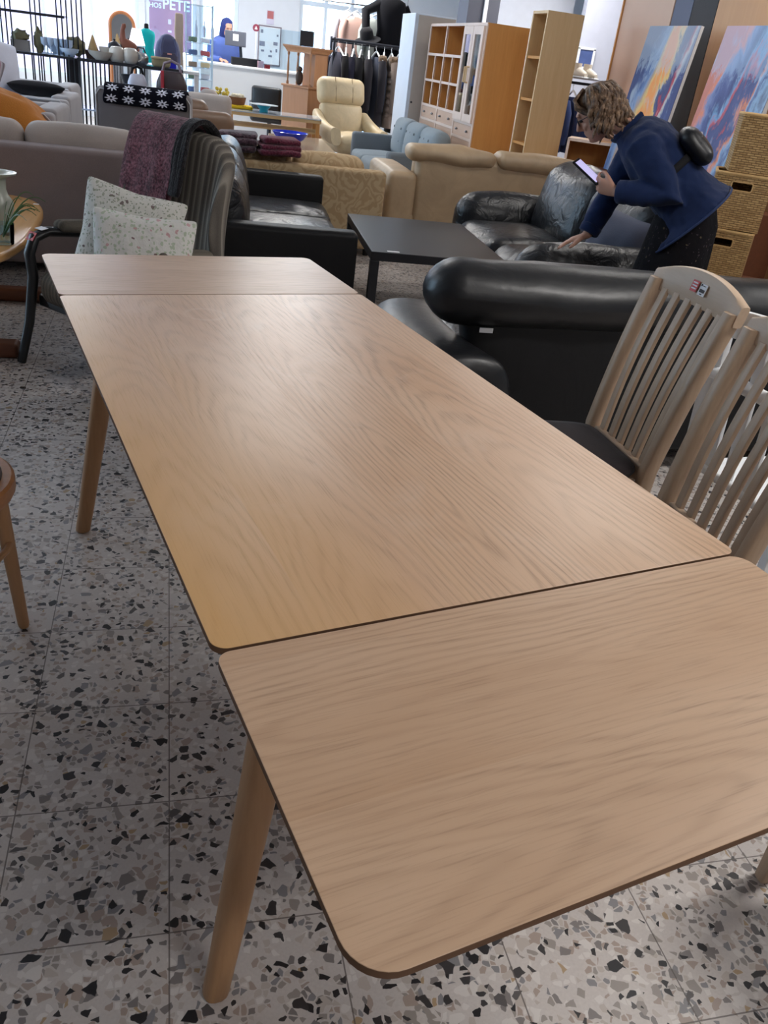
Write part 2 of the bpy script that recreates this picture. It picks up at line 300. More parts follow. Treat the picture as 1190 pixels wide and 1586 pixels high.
# ------------------------------------------------------------------ mesh building
I4 = Matrix.Identity(4)
def T(x=0, y=0, z=0): return Matrix.Translation((x, y, z))
def RZ(a): return Matrix.Rotation(a, 4, 'Z')
def RX_(a): return Matrix.Rotation(a, 4, 'X')
def RY_(a): return Matrix.Rotation(a, 4, 'Y')
class MB:
    def __init__(s): s.v = []; s.f = []; s.uv = None
    def add(s, vs, fs, M=I4):
        o = len(s.v); s.v += [tuple(M @ Vector(p)) for p in vs]; s.f += [tuple(i+o for i in f) for f in fs]; return s
    def box(s, c, d, M=I4):
        x, y, z = (k/2 for k in d); cx, cy, cz = c
        vs = [(cx+a*x, cy+b*y, cz+e*z) for e in (-1, 1) for b in (-1, 1) for a in (-1, 1)]
        return s.add(vs, [(0, 2, 3, 1), (4, 5, 7, 6), (0, 1, 5, 4), (2, 6, 7, 3), (0, 4, 6, 2), (1, 3, 7, 5)], M)
    def rbox(s, c, d, r=0.03, puff=(0, 0, 0), n=4, M=I4, wob=0.0, seed=0):
        """rounded box whose faces may bulge by puff along each axis"""
        h = [k/2 for k in d]; r = min(r, min(h)*0.98)
        ang = [0, 0.27, 0.53, 0.785]
        def axis(k):
            inner = h[k]-r; a = [inner+r*math.tan(t) for t in ang]
            mid = [inner*(2*i/n-1) for i in range(1, n)]
            return [-x for x in reversed(a)] + mid + a
        A = [axis(0), axis(1), axis(2)]
        idx = {}; vs = []; fs = []
        def vert(i, j, k):
            key = (i, j, k)
            if key in idx: return idx[key]
            p = [A[0][i], A[1][j], A[2][k]]
            q = [max(-(h[a]-r), min(h[a]-r, p[a])) for a in range(3)]
            dv = Vector((p[0]-q[0], p[1]-q[1], p[2]-q[2]))
            if dv.length > 1e-9: dv = dv.normalized()*r
            out = [q[a]+dv[a] for a in range(3)]
            for a in range(3):
                if puff[a]:
                    b_, c_ = (a+1) % 3, (a+2) % 3
                    ub, uc = out[b_]/h[b_], out[c_]/h[c_]
                    out[a] += (out[a]/h[a])*puff[a]*(1-min(1, ub*ub))*(1-min(1, uc*uc))
            if wob:
                nv = mnoise.noise_vector(Vector((out[0]*5+seed, out[1]*5+seed*2, out[2]*5)))
                for a in range(3): out[a] += nv[a]*wob
            idx[key] = len(vs); vs.append((out[0]+c[0], out[1]+c[1], out[2]+c[2])); return idx[key]
        N = [len(a)-1 for a in A]
        for i in range(N[0]):
            for j in range(N[1]):
                fs.append((vert(i, j, 0), vert(i, j+1, 0), vert(i+1, j+1, 0), vert(i+1, j, 0)))
                fs.append((vert(i, j, N[2]), vert(i+1, j, N[2]), vert(i+1, j+1, N[2]), vert(i, j+1, N[2])))
        for i in range(N[0]):
            for k in range(N[2]):
                fs.append((vert(i, 0, k), vert(i+1, 0, k), vert(i+1, 0, k+1), vert(i, 0, k+1)))
                fs.append((vert(i, N[1], k), vert(i, N[1], k+1), vert(i+1, N[1], k+1), vert(i+1, N[1], k)))
        for j in range(N[1]):
            for k in range(N[2]):
                fs.append((vert(0, j, k), vert(0, j, k+1), vert(0, j+1, k+1), vert(0, j+1, k)))
                fs.append((vert(N[0], j, k), vert(N[0], j+1, k), vert(N[0], j+1, k+1), vert(N[0], j, k+1)))
        return s.add(vs, fs, M)
    def loft(s, rings, cap=True, M=I4, closed=True):
        """rings: list of equal-length point loops"""
        n = len(rings[0]); vs = [p for r in rings for p in r]; fs = []
        for i in range(len(rings)-1):
            for j in range(n if closed else n-1):
                a, b = i*n+j, i*n+(j+1) % n
                fs.append((a, b, b+n, a+n))
        if cap:
            fs.append(tuple(reversed(range(n)))); fs.append(tuple(range((len(rings)-1)*n, len(rings)*n)))
        return s.add(vs, fs, M)
    def tube(s, path, rad, seg=8, M=I4, cap=True, flat=1.0, up=None):
        P = [Vector(p) for p in path]; rings = []
        nrm = None
        for i, p in enumerate(P):
            t = (P[min(i+1, len(P)-1)]-P[max(i-1, 0)]).normalized()
            if nrm is None:
                ref = Vector(up) if up else (Vector((0, 0, 1)) if abs(t.z) < 0.9 else Vector((1, 0, 0)))
                nrm = (ref-t*ref.dot(t)).normalized()
            else:
                nrm = (nrm-t*nrm.dot(t))
                nrm = nrm.normalized() if nrm.length > 1e-6 else t.orthogonal().normalized()
            bn = t.cross(nrm)
            r = rad[i] if isinstance(rad, (list, tuple)) else rad
            rings.append([tuple(p+nrm*(math.cos(2*PI*k/seg)*r)+bn*(math.sin(2*PI*k/seg)*r*flat)) for k in range(seg)])
        return s.loft(rings, cap, M)
    def lathe(s, prof, c=(0, 0, 0), seg=20, M=I4, cap=True):
        rings = [[(c[0]+r*math.cos(2*PI*k/seg), c[1]+r*math.sin(2*PI*k/seg), c[2]+z) for k in range(seg)] for r, z in prof]
        return s.loft(rings, cap, M)
    def prism(s, poly, z0, z1, M=I4):
        n = len(poly); vs = [(x, y, z0) for x, y in poly]+[(x, y, z1) for x, y in poly]
        fs = [tuple(reversed(range(n))), tuple(range(n, 2*n))]+[(i, (i+1) % n, (i+1) % n+n, i+n) for i in range(n)]
        return s.add(vs, fs, M)
    def ell(s, c, r, M=I4, seg=16, rings=10, wob=0.0, seed=0):
        vs = []; fs = []
        for i in range(rings+1):
            th = PI*i/rings
            for j in range(seg):
                ph = 2*PI*j/seg
                d = Vector((math.sin(th)*math.cos(ph), math.sin(th)*math.sin(ph), math.cos(th)))
                k = 1+wob*mnoise.noise(d*2.2+Vector((seed, seed, seed)))
                vs.append((c[0]+d.x*r[0]*k, c[1]+d.y*r[1]*k, c[2]+d.z*r[2]*k))
        for i in range(rings):
            for j in range(seg):
                a, b = i*seg+j, i*seg+(j+1) % seg
                fs.append((a, a+seg, b+seg, b))
        return s.add(vs, fs, M)
    def pillow(s, w, h, t, M=I4, n=14, pinch=0.08, seed=0):
        """sewn square cushion in the xz plane, thickness along y"""
        vs = []; fs = []
        for side in (-1, 1):
            for i in range(n+1):
                for j in range(n+1):
                    u, v = 2*i/n-1, 2*j/n-1
                    k = ((1-u*u)*(1-v*v))**0.42
                    px = u*(1-pinch*(1-abs(v))**1.2*1.0)
                    pz = v*(1-pinch*(1-abs(u))**1.2*1.0)
                    wv = 0.012*mnoise.noise(Vector((u*2.5+seed, v*2.5, side)))
                    vs.append((px*w/2, side*(k*t/2+0.003)+wv*k, pz*h/2))
        m = (n+1)*(n+1)
        for i in range(n):
            for j in range(n):
                a = i*(n+1)+j
                fs.append((a, a+1, a+n+2, a+n+1)[::-1]); fs.append((m+a, m+a+1, m+a+n+2, m+a+n+1))
        ring = [i*(n+1) for i in range(n+1)]+[n*(n+1)+j for j in range(1, n+1)]+[i*(n+1)+n for i in range(n-1, -1, -1)]+[j for j in range(n-1, 0, -1)]
        for k in range(len(ring)):
            a, b = ring[k], ring[(k+1) % len(ring)]
            fs.append((a, b, b+m, a+m)[::-1])
        return s.add(vs, fs, M)
    def sheet(s, fn, nu, nv, M=I4):
        vs = [fn(i/nu, j/nv) for i in range(nu+1) for j in range(nv+1)]; fs = []
        for i in range(nu):
            for j in range(nv):
                a = i*(nv+1)+j; fs.append((a, a+1, a+nv+2, a+nv+1))
        s.uv = (nu, nv)
        return s.add(vs, fs, M)
def obj(name, mb, mat, parent=None, smooth=40, bevel=0.0, bseg=2, subsurf=0, solid=0.0, remesh=0.0, uvscale=None, kind=None, label=None, side=None):
    me = bpy.data.meshes.new(name); me.from_pydata(mb.v, [], mb.f); me.update()
    if uvscale and mb.uv:
        nu, nv = mb.uv; ul = me.uv_layers.new(name='uv')
        for l in me.loops:
            i, j = divmod(l.vertex_index, nv+1); ul.data[l.index].uv = (i/nu*uvscale[0], j/nv*uvscale[1])
    if mat: me.materials.append(mat)
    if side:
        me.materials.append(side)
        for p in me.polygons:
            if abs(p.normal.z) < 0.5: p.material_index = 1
    o = bpy.data.objects.new(name, me); COL.objects.link(o)
    import bmesh
    bm = bmesh.new(); bm.from_mesh(me); bmesh.ops.recalc_face_normals(bm, faces=bm.faces); bm.to_mesh(me); bm.free()
    if smooth:
        me.shade_smooth(); me.set_sharp_from_angle(angle=R(smooth))
    if remesh:
        md = o.modifiers.new('r', 'REMESH'); md.mode = 'VOXEL'; md.voxel_size = remesh; md.use_smooth_shade = True
        md = o.modifiers.new('s', 'SMOOTH'); md.factor = 0.5; md.iterations = 4
    if solid:
        md = o.modifiers.new('t', 'SOLIDIFY'); md.thickness = solid; md.offset = 0
    if bevel:
        md = o.modifiers.new('b', 'BEVEL'); md.width = bevel; md.segments = bseg; md.limit_method = 'ANGLE'; md.angle_limit = R(35)
    if subsurf:
        md = o.modifiers.new('u', 'SUBSURF'); md.levels = subsurf; md.render_levels = subsurf
    if parent is not None: o.parent = parent
    if kind: o['kind'] = kind
    if label: o['label'] = label
    return o
def tag(o, label, cat, group=None, kind=None):
    o['label'] = label; o['category'] = cat
    if group: o['group'] = group
    if kind: o['kind'] = kind
    return o
def thing(name, label, cat, loc=(0, 0, 0), rot=0, group=None):
    o = bpy.data.objects.new(name, None); o.empty_display_size = 0.1; COL.objects.link(o)
    o.location = loc; o.rotation_euler = (0, 0, rot) if not isinstance(rot, tuple) else rot
    return tag(o, label, cat, group)
def copy_tree(o, parent=None):
    c = o.copy(); COL.objects.link(c)
    if parent is not None: c.parent = parent
    for ch in [x for x in COL.objects if x.parent == o]: copy_tree(ch, c)
    return c
def struct(name, mb, mat, **k):
    o = obj(name, mb, mat, **k); o['kind'] = 'structure'; return o
def B(*boxes, M=I4):
    m = MB()
    for c, d in boxes: m.box(c, d, M)
    return m
def rrect(x0, y0, x1, y1, r, n=6):
    out = []
    for cx, cy, a in ((x1-r, y0+r, -90), (x1-r, y1-r, 0), (x0+r, y1-r, 90), (x0+r, y0+r, 180)):
        for i in range(n+1):
            t = R(a+90*i/n); out.append((cx+r*math.cos(t), cy+r*math.sin(t)))
    return out
def arc(c, r, a0, a1, n): return [(c[0]+r*math.cos(R(a0+(a1-a0)*i/n)), c[1]+r*math.sin(R(a0+(a1-a0)*i/n))) for i in range(n+1)]
def ering(c, ax, ay, n=16, p=2.0):
    """ellipse / superellipse ring centred c with half-axis vectors ax, ay"""
    c, ax, ay = Vector(c), Vector(ax), Vector(ay); out = []
    for k in range(n):
        t = 2*PI*k/n; cs, sn = math.cos(t), math.sin(t)
        e = 2.0/p
        out.append(tuple(c+ax*(math.copysign(abs(cs)**e, cs))+ay*(math.copysign(abs(sn)**e, sn))))
    return out
# ------------------------------------------------------------------ shared materials
M_white = plain('white paint', (226, 228, 230), 0.55)
M_wall = plain('wall paint', (214, 218, 224), 0.75, 0.2, var=0.03)
M_greywall = plain('grey wall', (150, 156, 168), 0.8, 0.2, var=0.03)
M_frame = plain('window frame', (214, 226, 238), 0.4)
M_black = plain('black lacquer', (20, 20, 22), 0.35)
M_blackmat = plain('black matt', (24, 24, 27), 0.75, 0.25)
M_metal = plain('steel', (150, 152, 156), 0.32, 0.5, 0.9)
M_darkmetal = plain('dark steel', (52, 54, 62), 0.4, 0.5, 0.6)
M_glass = glass('clear glass')
M_pane = glass('window glass', (244, 249, 252), 0.1)
M_gap = plain('shadow gap', (8, 8, 8), 0.9, 0.1)
M_leather = leather('black leather', (23, 24, 27), 0.35, 0.42, 9, 0.5)
M_leather2 = leather('black leather smooth', (21, 22, 25), 0.40, 0.16, 5)
M_leatherdull = leather('black leather dull', (17, 17, 19), 0.55, 0.14, 5, 0.3)
M_oakmain = oak('oak veneer aged', (212, 180, 151), (200, 163, 131), (124, 94, 70), 'Y', 0.225, 0.36, 0.29, wear=0.34, edge=(206, 160, 98), fig=0.50, ring=0.013)
M_oakleaf = oak('oak veneer leaf', (204, 173, 145), (188, 154, 124), (128, 98, 74), 'X', 0.24, 0.15, 0.34, fig=0.42, ring=0.012)
M_oaksolid = wood('oak solid', (186, 144, 104), (150, 108, 74), 'Z', 0.42)
M_oakedge_shade = plain('oak edge in shade', (112, 84, 64), 0.7, 0.2)  # darker than the oak: shade along the table rim put into the colour
M_beech = wood('limed beech', (198, 172, 146), (160, 130, 102), 'Z', 0.42, 1.0, 0.45)
M_beechX = wood('limed beech rail', (202, 178, 154), (168, 140, 114), 'X', 0.4, 1.0, 0.4)
M_seat = fabric('charcoal seat', (46, 40, 42), 0.92, 0.2)
M_birch = wood('birch', (214, 184, 140), (188, 150, 104), 'Z', 0.5, 0.6, 0.45)
M_cherry = wood('alder', (206, 150, 86), (176, 116, 58), 'Z', 0.45, 0.5, 0.5)
M_tan = wood('tan laminate', (196, 152, 110), (176, 130, 88), 'Z', 0.5, 0.4, 0.35)
M_paper = plain('paper', (236, 236, 238), 0.8, 0.2, var=0.02)
M_red = plain('red sticker', (188, 40, 38), 0.5)
M_ink = plain('ink', (40, 40, 46), 0.7)
M_skin = plain('skin', (196, 148, 126), 0.55, 0.35, var=0.08)

# ------------------------------------------------------------------ room shell
struct('floor', B(((0.0, (BACK+FY)/2, -0.05), (RX-LX+0.6, BACK-FY+0.6, 0.1))), terrazzo('terrazzo tiles'))
struct('ceiling', B(((0.05, (BACK+FY)/2, CEIL+0.05), (RX-LX+0.6, BACK-FY+0.6, 0.1))), M_wall)
struct('wall_right', B(((RX+0.05, (BACK+FY)/2, CEIL/2), (0.1, BACK-FY, CEIL))), M_greywall)
struct('wall_front', B((((LX+RX)/2, FY-0.05, CEIL/2), (RX-LX, 0.1, CEIL))), M_wall)
W0, W1 = 0.55, 2.9
mb = MB(); edges = [LX]
for a, b in WINDOWS: edges += [a, b]
edges.append(RX)
for i in range(0, len(edges), 2):
    a, b = edges[i], edges[i+1]
    mb.box(((a+b)/2, BACK+0.1, CEIL/2), (b-a, 0.2, CEIL))
for a, b in WINDOWS:
    lo = 0.05 if a > 1 else W0
    mb.box(((a+b)/2, BACK+0.1, lo/2), (b-a, 0.2, lo)); mb.box(((a+b)/2, BACK+0.1, (CEIL+W1)/2), (b-a, 0.2, CEIL-W1))
struct('wall_back', mb, M_wall)
struct('wall_left', B(((LX-0.05, (FY+4.5)/2, CEIL/2), (0.1, 4.5-FY, CEIL)), ((LX-0.05, (BACK+12.5)/2, CEIL/2), (0.1, BACK-12.5, CEIL)),
       ((LX-0.05, 8.5, W0/2), (0.1, 8.0, W0)), ((LX-0.05, 8.5, (W1+CEIL)/2), (0.1, 8.0, CEIL-W1))), M_wall)
for n, (a, b) in enumerate(WINDOWS):
    lo = 0.05 if a > 1 else W0
    fr = MB(); t = 0.06; w_ = b-a
    fr.box((a+t/2, BACK+0.08, (lo+W1)/2), (t, 0.1, W1-lo)); fr.box((b-t/2, BACK+0.08, (lo+W1)/2), (t, 0.1, W1-lo))
    fr.box(((a+b)/2, BACK+0.08, lo+t/2), (w_-2*t, 0.1, t)); fr.box(((a+b)/2, BACK+0.08, W1-t/2), (w_-2*t, 0.1, t))
    if w_ > 1.2:
        k = max(2, round(w_/0.75)) if a < 1 else 3
        for i in range(1, k): fr.box((a+w_*i/k, BACK+0.08, (lo+W1)/2), (0.05, 0.08, W1-lo-2*t))
    fr.box(((a+b)/2, BACK+0.08, 2.05), (w_-2*t, 0.07, 0.07))
    o = struct('window_%d' % (n+1), fr, M_frame)
    obj('pane', B((((a+b)/2, BACK+0.08, (lo+W1)/2), (w_-0.04, 0.012, W1-lo-0.04))), M_pane, o)
o = struct('window_6', B(*[((LX-0.05, 4.5+8.0*i/5, (W0+W1)/2), (0.1, 0.06, W1-W0)) for i in range(6)]), M_frame)
obj('pane', B(((LX-0.05, 8.5, (W0+W1)/2), (0.012, 7.9, W1-W0-0.04))), M_pane, o)
# square dark pillar with a pale strip, and the pale partition behind the bookcase
struct('trim_1', B(((3.62, 11.7, CEIL/2), (0.44, 0.44, CEIL))), plain('pillar', (78, 80, 92), 0.6))
struct('trim_2', B(((3.64, 11.46, CEIL/2), (0.05, 0.03, CEIL))), M_white)
struct('wall_partition', B(((4.62, 12.6, CEIL/2), (1.5, 0.12, CEIL))), plain('partition', (222, 228, 240), 0.8))
struct('wall_side', B(((5.85, 11.55, CEIL/2), (1.5, 0.12, CEIL))), plain('rear wall', (176, 180, 194), 0.8))
# outside
M_brick = plain('red facade', (196, 168, 178), 0.9, 0.1, var=0.12)
struct('trim_3', B(((-2, BACK+9.5, -0.1), (60, 18, 0.2))), plain('pavement', (150, 152, 156), 0.9))
f = thing('facade', 'red building across the street seen through the shop windows', 'building', (-4.2, 24, 0))
obj('wall', B(((0, 0, 2.1), (8, 0.4, 4.2))), M_brick, f)
for i in range(4): obj('window', B(((-3.4+i*2.2, -0.22, 3.1), (1.1, 0.1, 1.5))), plain('facade glass', (120, 140, 160), 0.2), f)
# ceiling lamps, all out of view, some added only for brightness
M_lamp = emit('lamp diffuser', (255, 250, 240), 3.0)
for i, (x, y, en) in enumerate(LAMPS):
    t = thing('ceiling_lamp', 'square white ceiling lamp, unseen above the sales floor', 'ceiling lamp', (x, y, CEIL), 0, 'ceiling lamps')
    obj('housing', B(((0, 0, -0.02), (1.24, 0.34, 0.04))), M_white, t); obj('diffuser', B(((0, 0, -0.045), (1.18, 0.28, 0.01))), M_lamp, t)
    area('lamp_light', (x, y, CEIL-0.06), (0, 0, 0), 1.15, 0.26, en, (1.0, 0.965, 0.93))

# ------------------------------------------------------------------ dining table
H = 0.74
tb = thing('dining_table', 'long pale oak dining table with both extension leaves fitted, in the foreground', 'table', (0, 0, 0), R(12.4))
def slab(x0, y0, x1, y1, corners, r, t=0.010):
    pts = []
    for (cx, cy, a, on) in ((x1, y0, -90, corners[1]), (x1, y1, 0, corners[2]), (x0, y1, 90, corners[3]), (x0, y0, 180, corners[0])):
        rr = on
        sx = -1 if cx == x1 else 1; sy = 1 if cy == y0 else -1
        for i in range(9):
            q = R(a+90*i/8); pts.append((cx+sx*rr+rr*math.cos(q), cy+sy*rr+rr*math.sin(q)))
    return MB().prism(pts, H-t, H)
obj('tabletop', slab(-0.45, 0.0, 0.45, 1.593, (0.022, 0.022, 0.018, 0.018), 0.02), M_oakmain, tb, bevel=0.0008, side=M_oakedge_shade)
o = obj('table_leaf', slab(-0.45, -0.452, 0.45, -0.005, (0.045, 0.045, 0.03, 0.02), 0.04), M_oakleaf, tb, bevel=0.0008, side=M_oakedge_shade, label='near extension leaf with fresher pinkish oak veneer')
o = obj('table_leaf', slab(-0.45, 1.598, 0.45, 2.073, (0.02, 0.02, 0.03, 0.03), 0.04), M_oakleaf, tb, bevel=0.0008, side=M_oakedge_shade, label='far extension leaf in pale pinkish oak')
ap = B(((0, 0.09, 0.68), (0.56, 0.022, 0.08)), ((0, 1.503, 0.68), (0.56, 0.022, 0.08)), ((-0.30, 0.796, 0.68), (0.022, 1.35, 0.08)), ((0.30, 0.796, 0.68), (0.022, 1.35, 0.08)))
obj('apron', ap, M_oaksolid, tb, bevel=0.002)
rl = B(((-0.2, 0.796, 0.70), (0.04, 2.4, 0.028)), ((0.2, 0.796, 0.70), (0.04, 2.4, 0.03)))
obj('leaf_rail', rl, M_oaksolid, tb)
for sx in (-1, 1):
    for sy, y0 in ((-1, 0.012), (1, 1.581)):
        top = Vector((sx*0.318, y0-sy*0.055, 0.718)); bot = Vector((sx*0.432, y0, 0.0))
        rings = []
        for k in range(9):
            q = k/8; c = bot.lerp(top, q)
            a = 0.0215+0.0105*q; p = 2.2+1.0*q
            rings.append(ering(c, (a, 0, 0), (0, a, 0), 24, p))
        rings.insert(0, ering(bot+Vector((0, 0, 0.0)), (0.016, 0, 0), (0, 0.016, 0), 24, 2.4)); rings[1] = ering(bot+Vector((0, 0, 0.006)), (0.0215, 0, 0), (0, 0.0215, 0), 24, 2.4)
        obj('leg', MB().loft(rings), M_oaksolid, tb, smooth=50)

# ------------------------------------------------------------------ slat-back dining chairs
def dining_chair(name, label, loc, rot, sticker=True):
    t = thing(name, label, 'chair', loc, rot, 'slat back dining chairs beside the table')
    # local: front -y, back at y=+0.2, seat top 0.46
    ytop, yb = 0.315, 0.195
    def bk(x, z):   # back surface (leans back, shallow curve across)
        q = (z-0.44)/0.52
        return yb+0.015+(ytop-yb)*q*q*0.35+(ytop-yb)*q*0.65+0.016*(1-(x/0.2)**2)-0.016
    def post(s):
        path = []; 
        for k in range(15):
            z = 0.0+0.925*k/14
            if z < 0.44: y = yb+0.05*(1-z/0.44); x = 0.165
            else:
                q = (z-0.44)/0.52; y = bk(0.2, z); x = 0.172+0.018*q
            path.append((s*x, y, z))
        return path
    for s in (-1, 1):
        P = post(s); rings = []
        for i, p in enumerate(P):
            wx = 0.018+0.003*min(1, max(0, (p[2]-0.3)/0.5)); wy = 0.024
            rings.append(ering(p, (wx, 0, 0), (0, wy, 0), 12, 4))
        obj('back_post', MB().loft(rings), M_beech, t, smooth=50)
    # crest rail: arched top, follows the curve of the back
    rings = []
    for i in range(17):
        u = i/16*2-1; x = u*0.213
        zt = 0.948+0.040*(1-u*u); zb = 0.888+0.003*(1-u*u)
        if abs(u) > 0.9: zb = 0.892
        y = bk(max(-0.2, min(0.2, x)), 0.94)+0.002
        c = (x, y, (zt+zb)/2)
        rings.append(ering(c, (0, 0.015, 0), (0, 0.006, (zt-zb)/2), 12, 5))
    obj('crest_rail', MB().loft(rings), M_beechX, t, smooth=50)
    obj('lower_rail', MB().box((0, yb+0.005, 0.435), (0.30, 0.022, 0.05)), M_beechX, t, bevel=0.004)
    for i in range(6):
        u = (i-2.5)/2.5
        P = []
        for k in range(9):
            z = 0.445+0.46*k/8; q = k/8
            x = u*(0.124+0.016*q)
            P.append((x, bk(x, z)-0.004*math.sin(PI*q), z))
        rings = [ering(p, (0.0145, 0, 0), (0, 0.0085, 0), 10, 3.5) for p in P]
        obj('slat', MB().loft(rings), M_beech, t, smooth=50)
    # seat: trapezoid cushion, wider at the front
    rings = []
    for z, k in ((0.425, 0.90), (0.43, 0.97), (0.445, 1.0), (0.458, 0.985), (0.466, 0.94), (0.470, 0.80), (0.473, 0.4)):
        pts = []
        for a in range(32):
            q = 2*PI*a/32; e = 0.28; cs, sn = math.cos(q), math.sin(q)
            ux = math.copysign(abs(cs)**e, cs); uy = math.copysign(abs(sn)**e, sn)
            wdt = 0.205 if uy < 0 else 0.17
            wdt = 0.1875-0.0185*uy
            pts.append((ux*wdt*k, -0.02+uy*0.205*k, z))
        rings.append(pts)
    obj('seat', MB().loft(rings), M_seat, t, smooth=60)
    obj('seat_frame', B(((0, -0.205, 0.395), (0.37, 0.022, 0.06)), ((0, 0.165, 0.395), (0.31, 0.022, 0.06)), ((-0.172, -0.02, 0.395), (0.022, 0.37, 0.06)), ((0.172, -0.02, 0.395), (0.022, 0.37, 0.06))), M_beechX, t, bevel=0.004)
    for s in (-1, 1):
        obj('front_leg', MB().loft([ering((s*0.178, -0.2, 0.0), (0.014, 0, 0), (0, 0.014, 0), 12, 4), ering((s*0.178, -0.2, 0.425), (0.02, 0, 0), (0, 0.02, 0), 12, 4)]), M_beech, t, smooth=50)
    if sticker:
        yy = bk(0, 0.94)-0.013
        Ms = T(0.0, yy-0.0055, 0.945) @ RX_(R(-13))
        st = obj('red_label', MB().box((-0.012, 0, 0), (0.030, 0.0012, 0.031), Ms), M_red, t, label='red sticker with lines of white print')
        obj('print', B(*[((-0.012, -0.0008, 0.009-0.008*k), (0.022, 0.0006, 0.0035)) for k in range(3)], M=Ms), M_paper, st)
        st = obj('price_label', MB().box((0.028, 0, -0.002), (0.031, 0.0012, 0.032), Ms), M_paper, t, label='white price sticker with barcode')
        bc = [((0.017+0.0022*k, -0.0008, -0.005), (0.0012, 0.0006, 0.009)) for k in range(11)]+[((0.018, -0.0008, 0.010), (0.005, 0.0006, 0.006)), ((0.030, -0.0008, 0.009), (0.014, 0.0006, 0.002)), ((0.028, -0.0008, -0.014), (0.01, 0.0006, 0.0025))]
        obj('barcode', B(*bc, M=Ms), M_ink, st)
    return t
dining_chair('dining_chair', 'pale beech slat back chair with red and white stickers on its crest rail', (0.63, 1.135, 0), R(-89))
dining_chair('dining_chair', 'pale beech slat back chair without stickers, nearer of the two beside the table', (0.60, 0.635, 0), R(-91), False)
dining_chair('dining_chair', 'pale chair of which only a foot shows under the near right table end', (0.90, -0.19, 0), R(-90), False)

# white painted slat chair behind them
t = thing('white_chair', 'white painted slat back chair standing behind the beech chairs', 'chair', (1.28, 0.86, 0), R(95))
for s in (-1, 1):
    rings = []
    for k in range(11):
        z = 0.90*k/10; y = 0.2+0.02*(1-z/0.44) if z < 0.44 else 0.2+0.03*((z-0.44)/0.46)
        rings.append(ering((s*0.26, y, z), (0.034, 0, 0), (0, 0.013, 0), 12, 5))
    p = obj('back_post', MB().loft(rings), M_white, t, smooth=50)
    obj('bolt', MB().lathe([(0.0, -0.001), (0.007, -0.001), (0.007, 0.002), (0.0, 0.003)], (0, 0, 0), 12, T(s*0.26, 0.238, 0.76) @ RX_(R(-90))), M_darkmetal, p)
    obj('front_leg', MB().box((s*0.2, -0.2, 0.215), (0.035, 0.035, 0.43)), M_white, t, bevel=0.004)
cr = [ering((0.29*(i/12*2-1), 0.232+0.012*math.sin(PI*i/12), 0.86+0.03*math.sin(PI*i/12)), (0, 0.013, 0), (0, 0, 0.04), 12, 4) for i in range(13)]
obj('crest_rail', MB().loft(cr), M_white, t, smooth=50)
obj('mid_rail', MB().tube([(-0.25, 0.225, 0.72), (0, 0.232, 0.725), (0.25, 0.225, 0.72)], 0.02, 12), M_white, t)
for i in range(5):
    x = (i-2)*0.085
    obj('slat', MB().loft([ering((x, 0.205, 0.45), (0.018, 0, 0), (0, 0.007, 0), 10, 4), ering((x, 0.215, 0.62), (0.018, 0, 0), (0, 0.007, 0), 10, 4), ering((x, 0.23, 0.85), (0.018, 0, 0), (0, 0.007, 0), 10, 4)]), M_white, t, smooth=50)
obj('seat', MB().rbox((0, 0, 0.44), (0.45, 0.44, 0.03), 0.012), M_white, t)

# round seat chair cut by the left edge
t = thing('round_stool', 'beech chair with padded round seat, cut off by the left edge', 'chair', (-1.045, 0.955, -0.0), 0)
obj('seat_ring', MB().lathe([(0.165, 0.395), (0.19, 0.395), (0.195, 0.405), (0.195, 0.432), (0.188, 0.438), (0.165, 0.438)], seg=40), wood('stool wood', (190, 132, 84), (140, 88, 50), 'X', 0.4), t)
obj('seat_pad', MB().lathe([(0.0, 0.40), (0.164, 0.40), (0.168, 0.44), (0.16, 0.462), (0.1, 0.473), (0.0, 0.476)], seg=40), fabric('stool pad', (92, 80, 78), 0.9), t, smooth=60)
for k in range(4):
    a = R(3+90*k); top = Vector((0.155*math.cos(a), 0.155*math.sin(a), 0.40)); bt = Vector((0.178*math.cos(a), 0.178*math.sin(a), 0))
    obj('leg', MB().tube([bt, bt.lerp(top, 0.03), bt.lerp(top, 0.5), top], [0.012, 0.0145, 0.017, 0.019], 14), M_oaksolid, t)
obj('stretcher', MB().tube([(0.17*math.cos(R(3+90*k/6)), 0.17*math.sin(R(3+90*k/6)), 0.26) for k in range(24)]+[(0.17*math.cos(R(3)), 0.17*math.sin(R(3)), 0.26)], 0.009, 8), M_oaksolid, t)
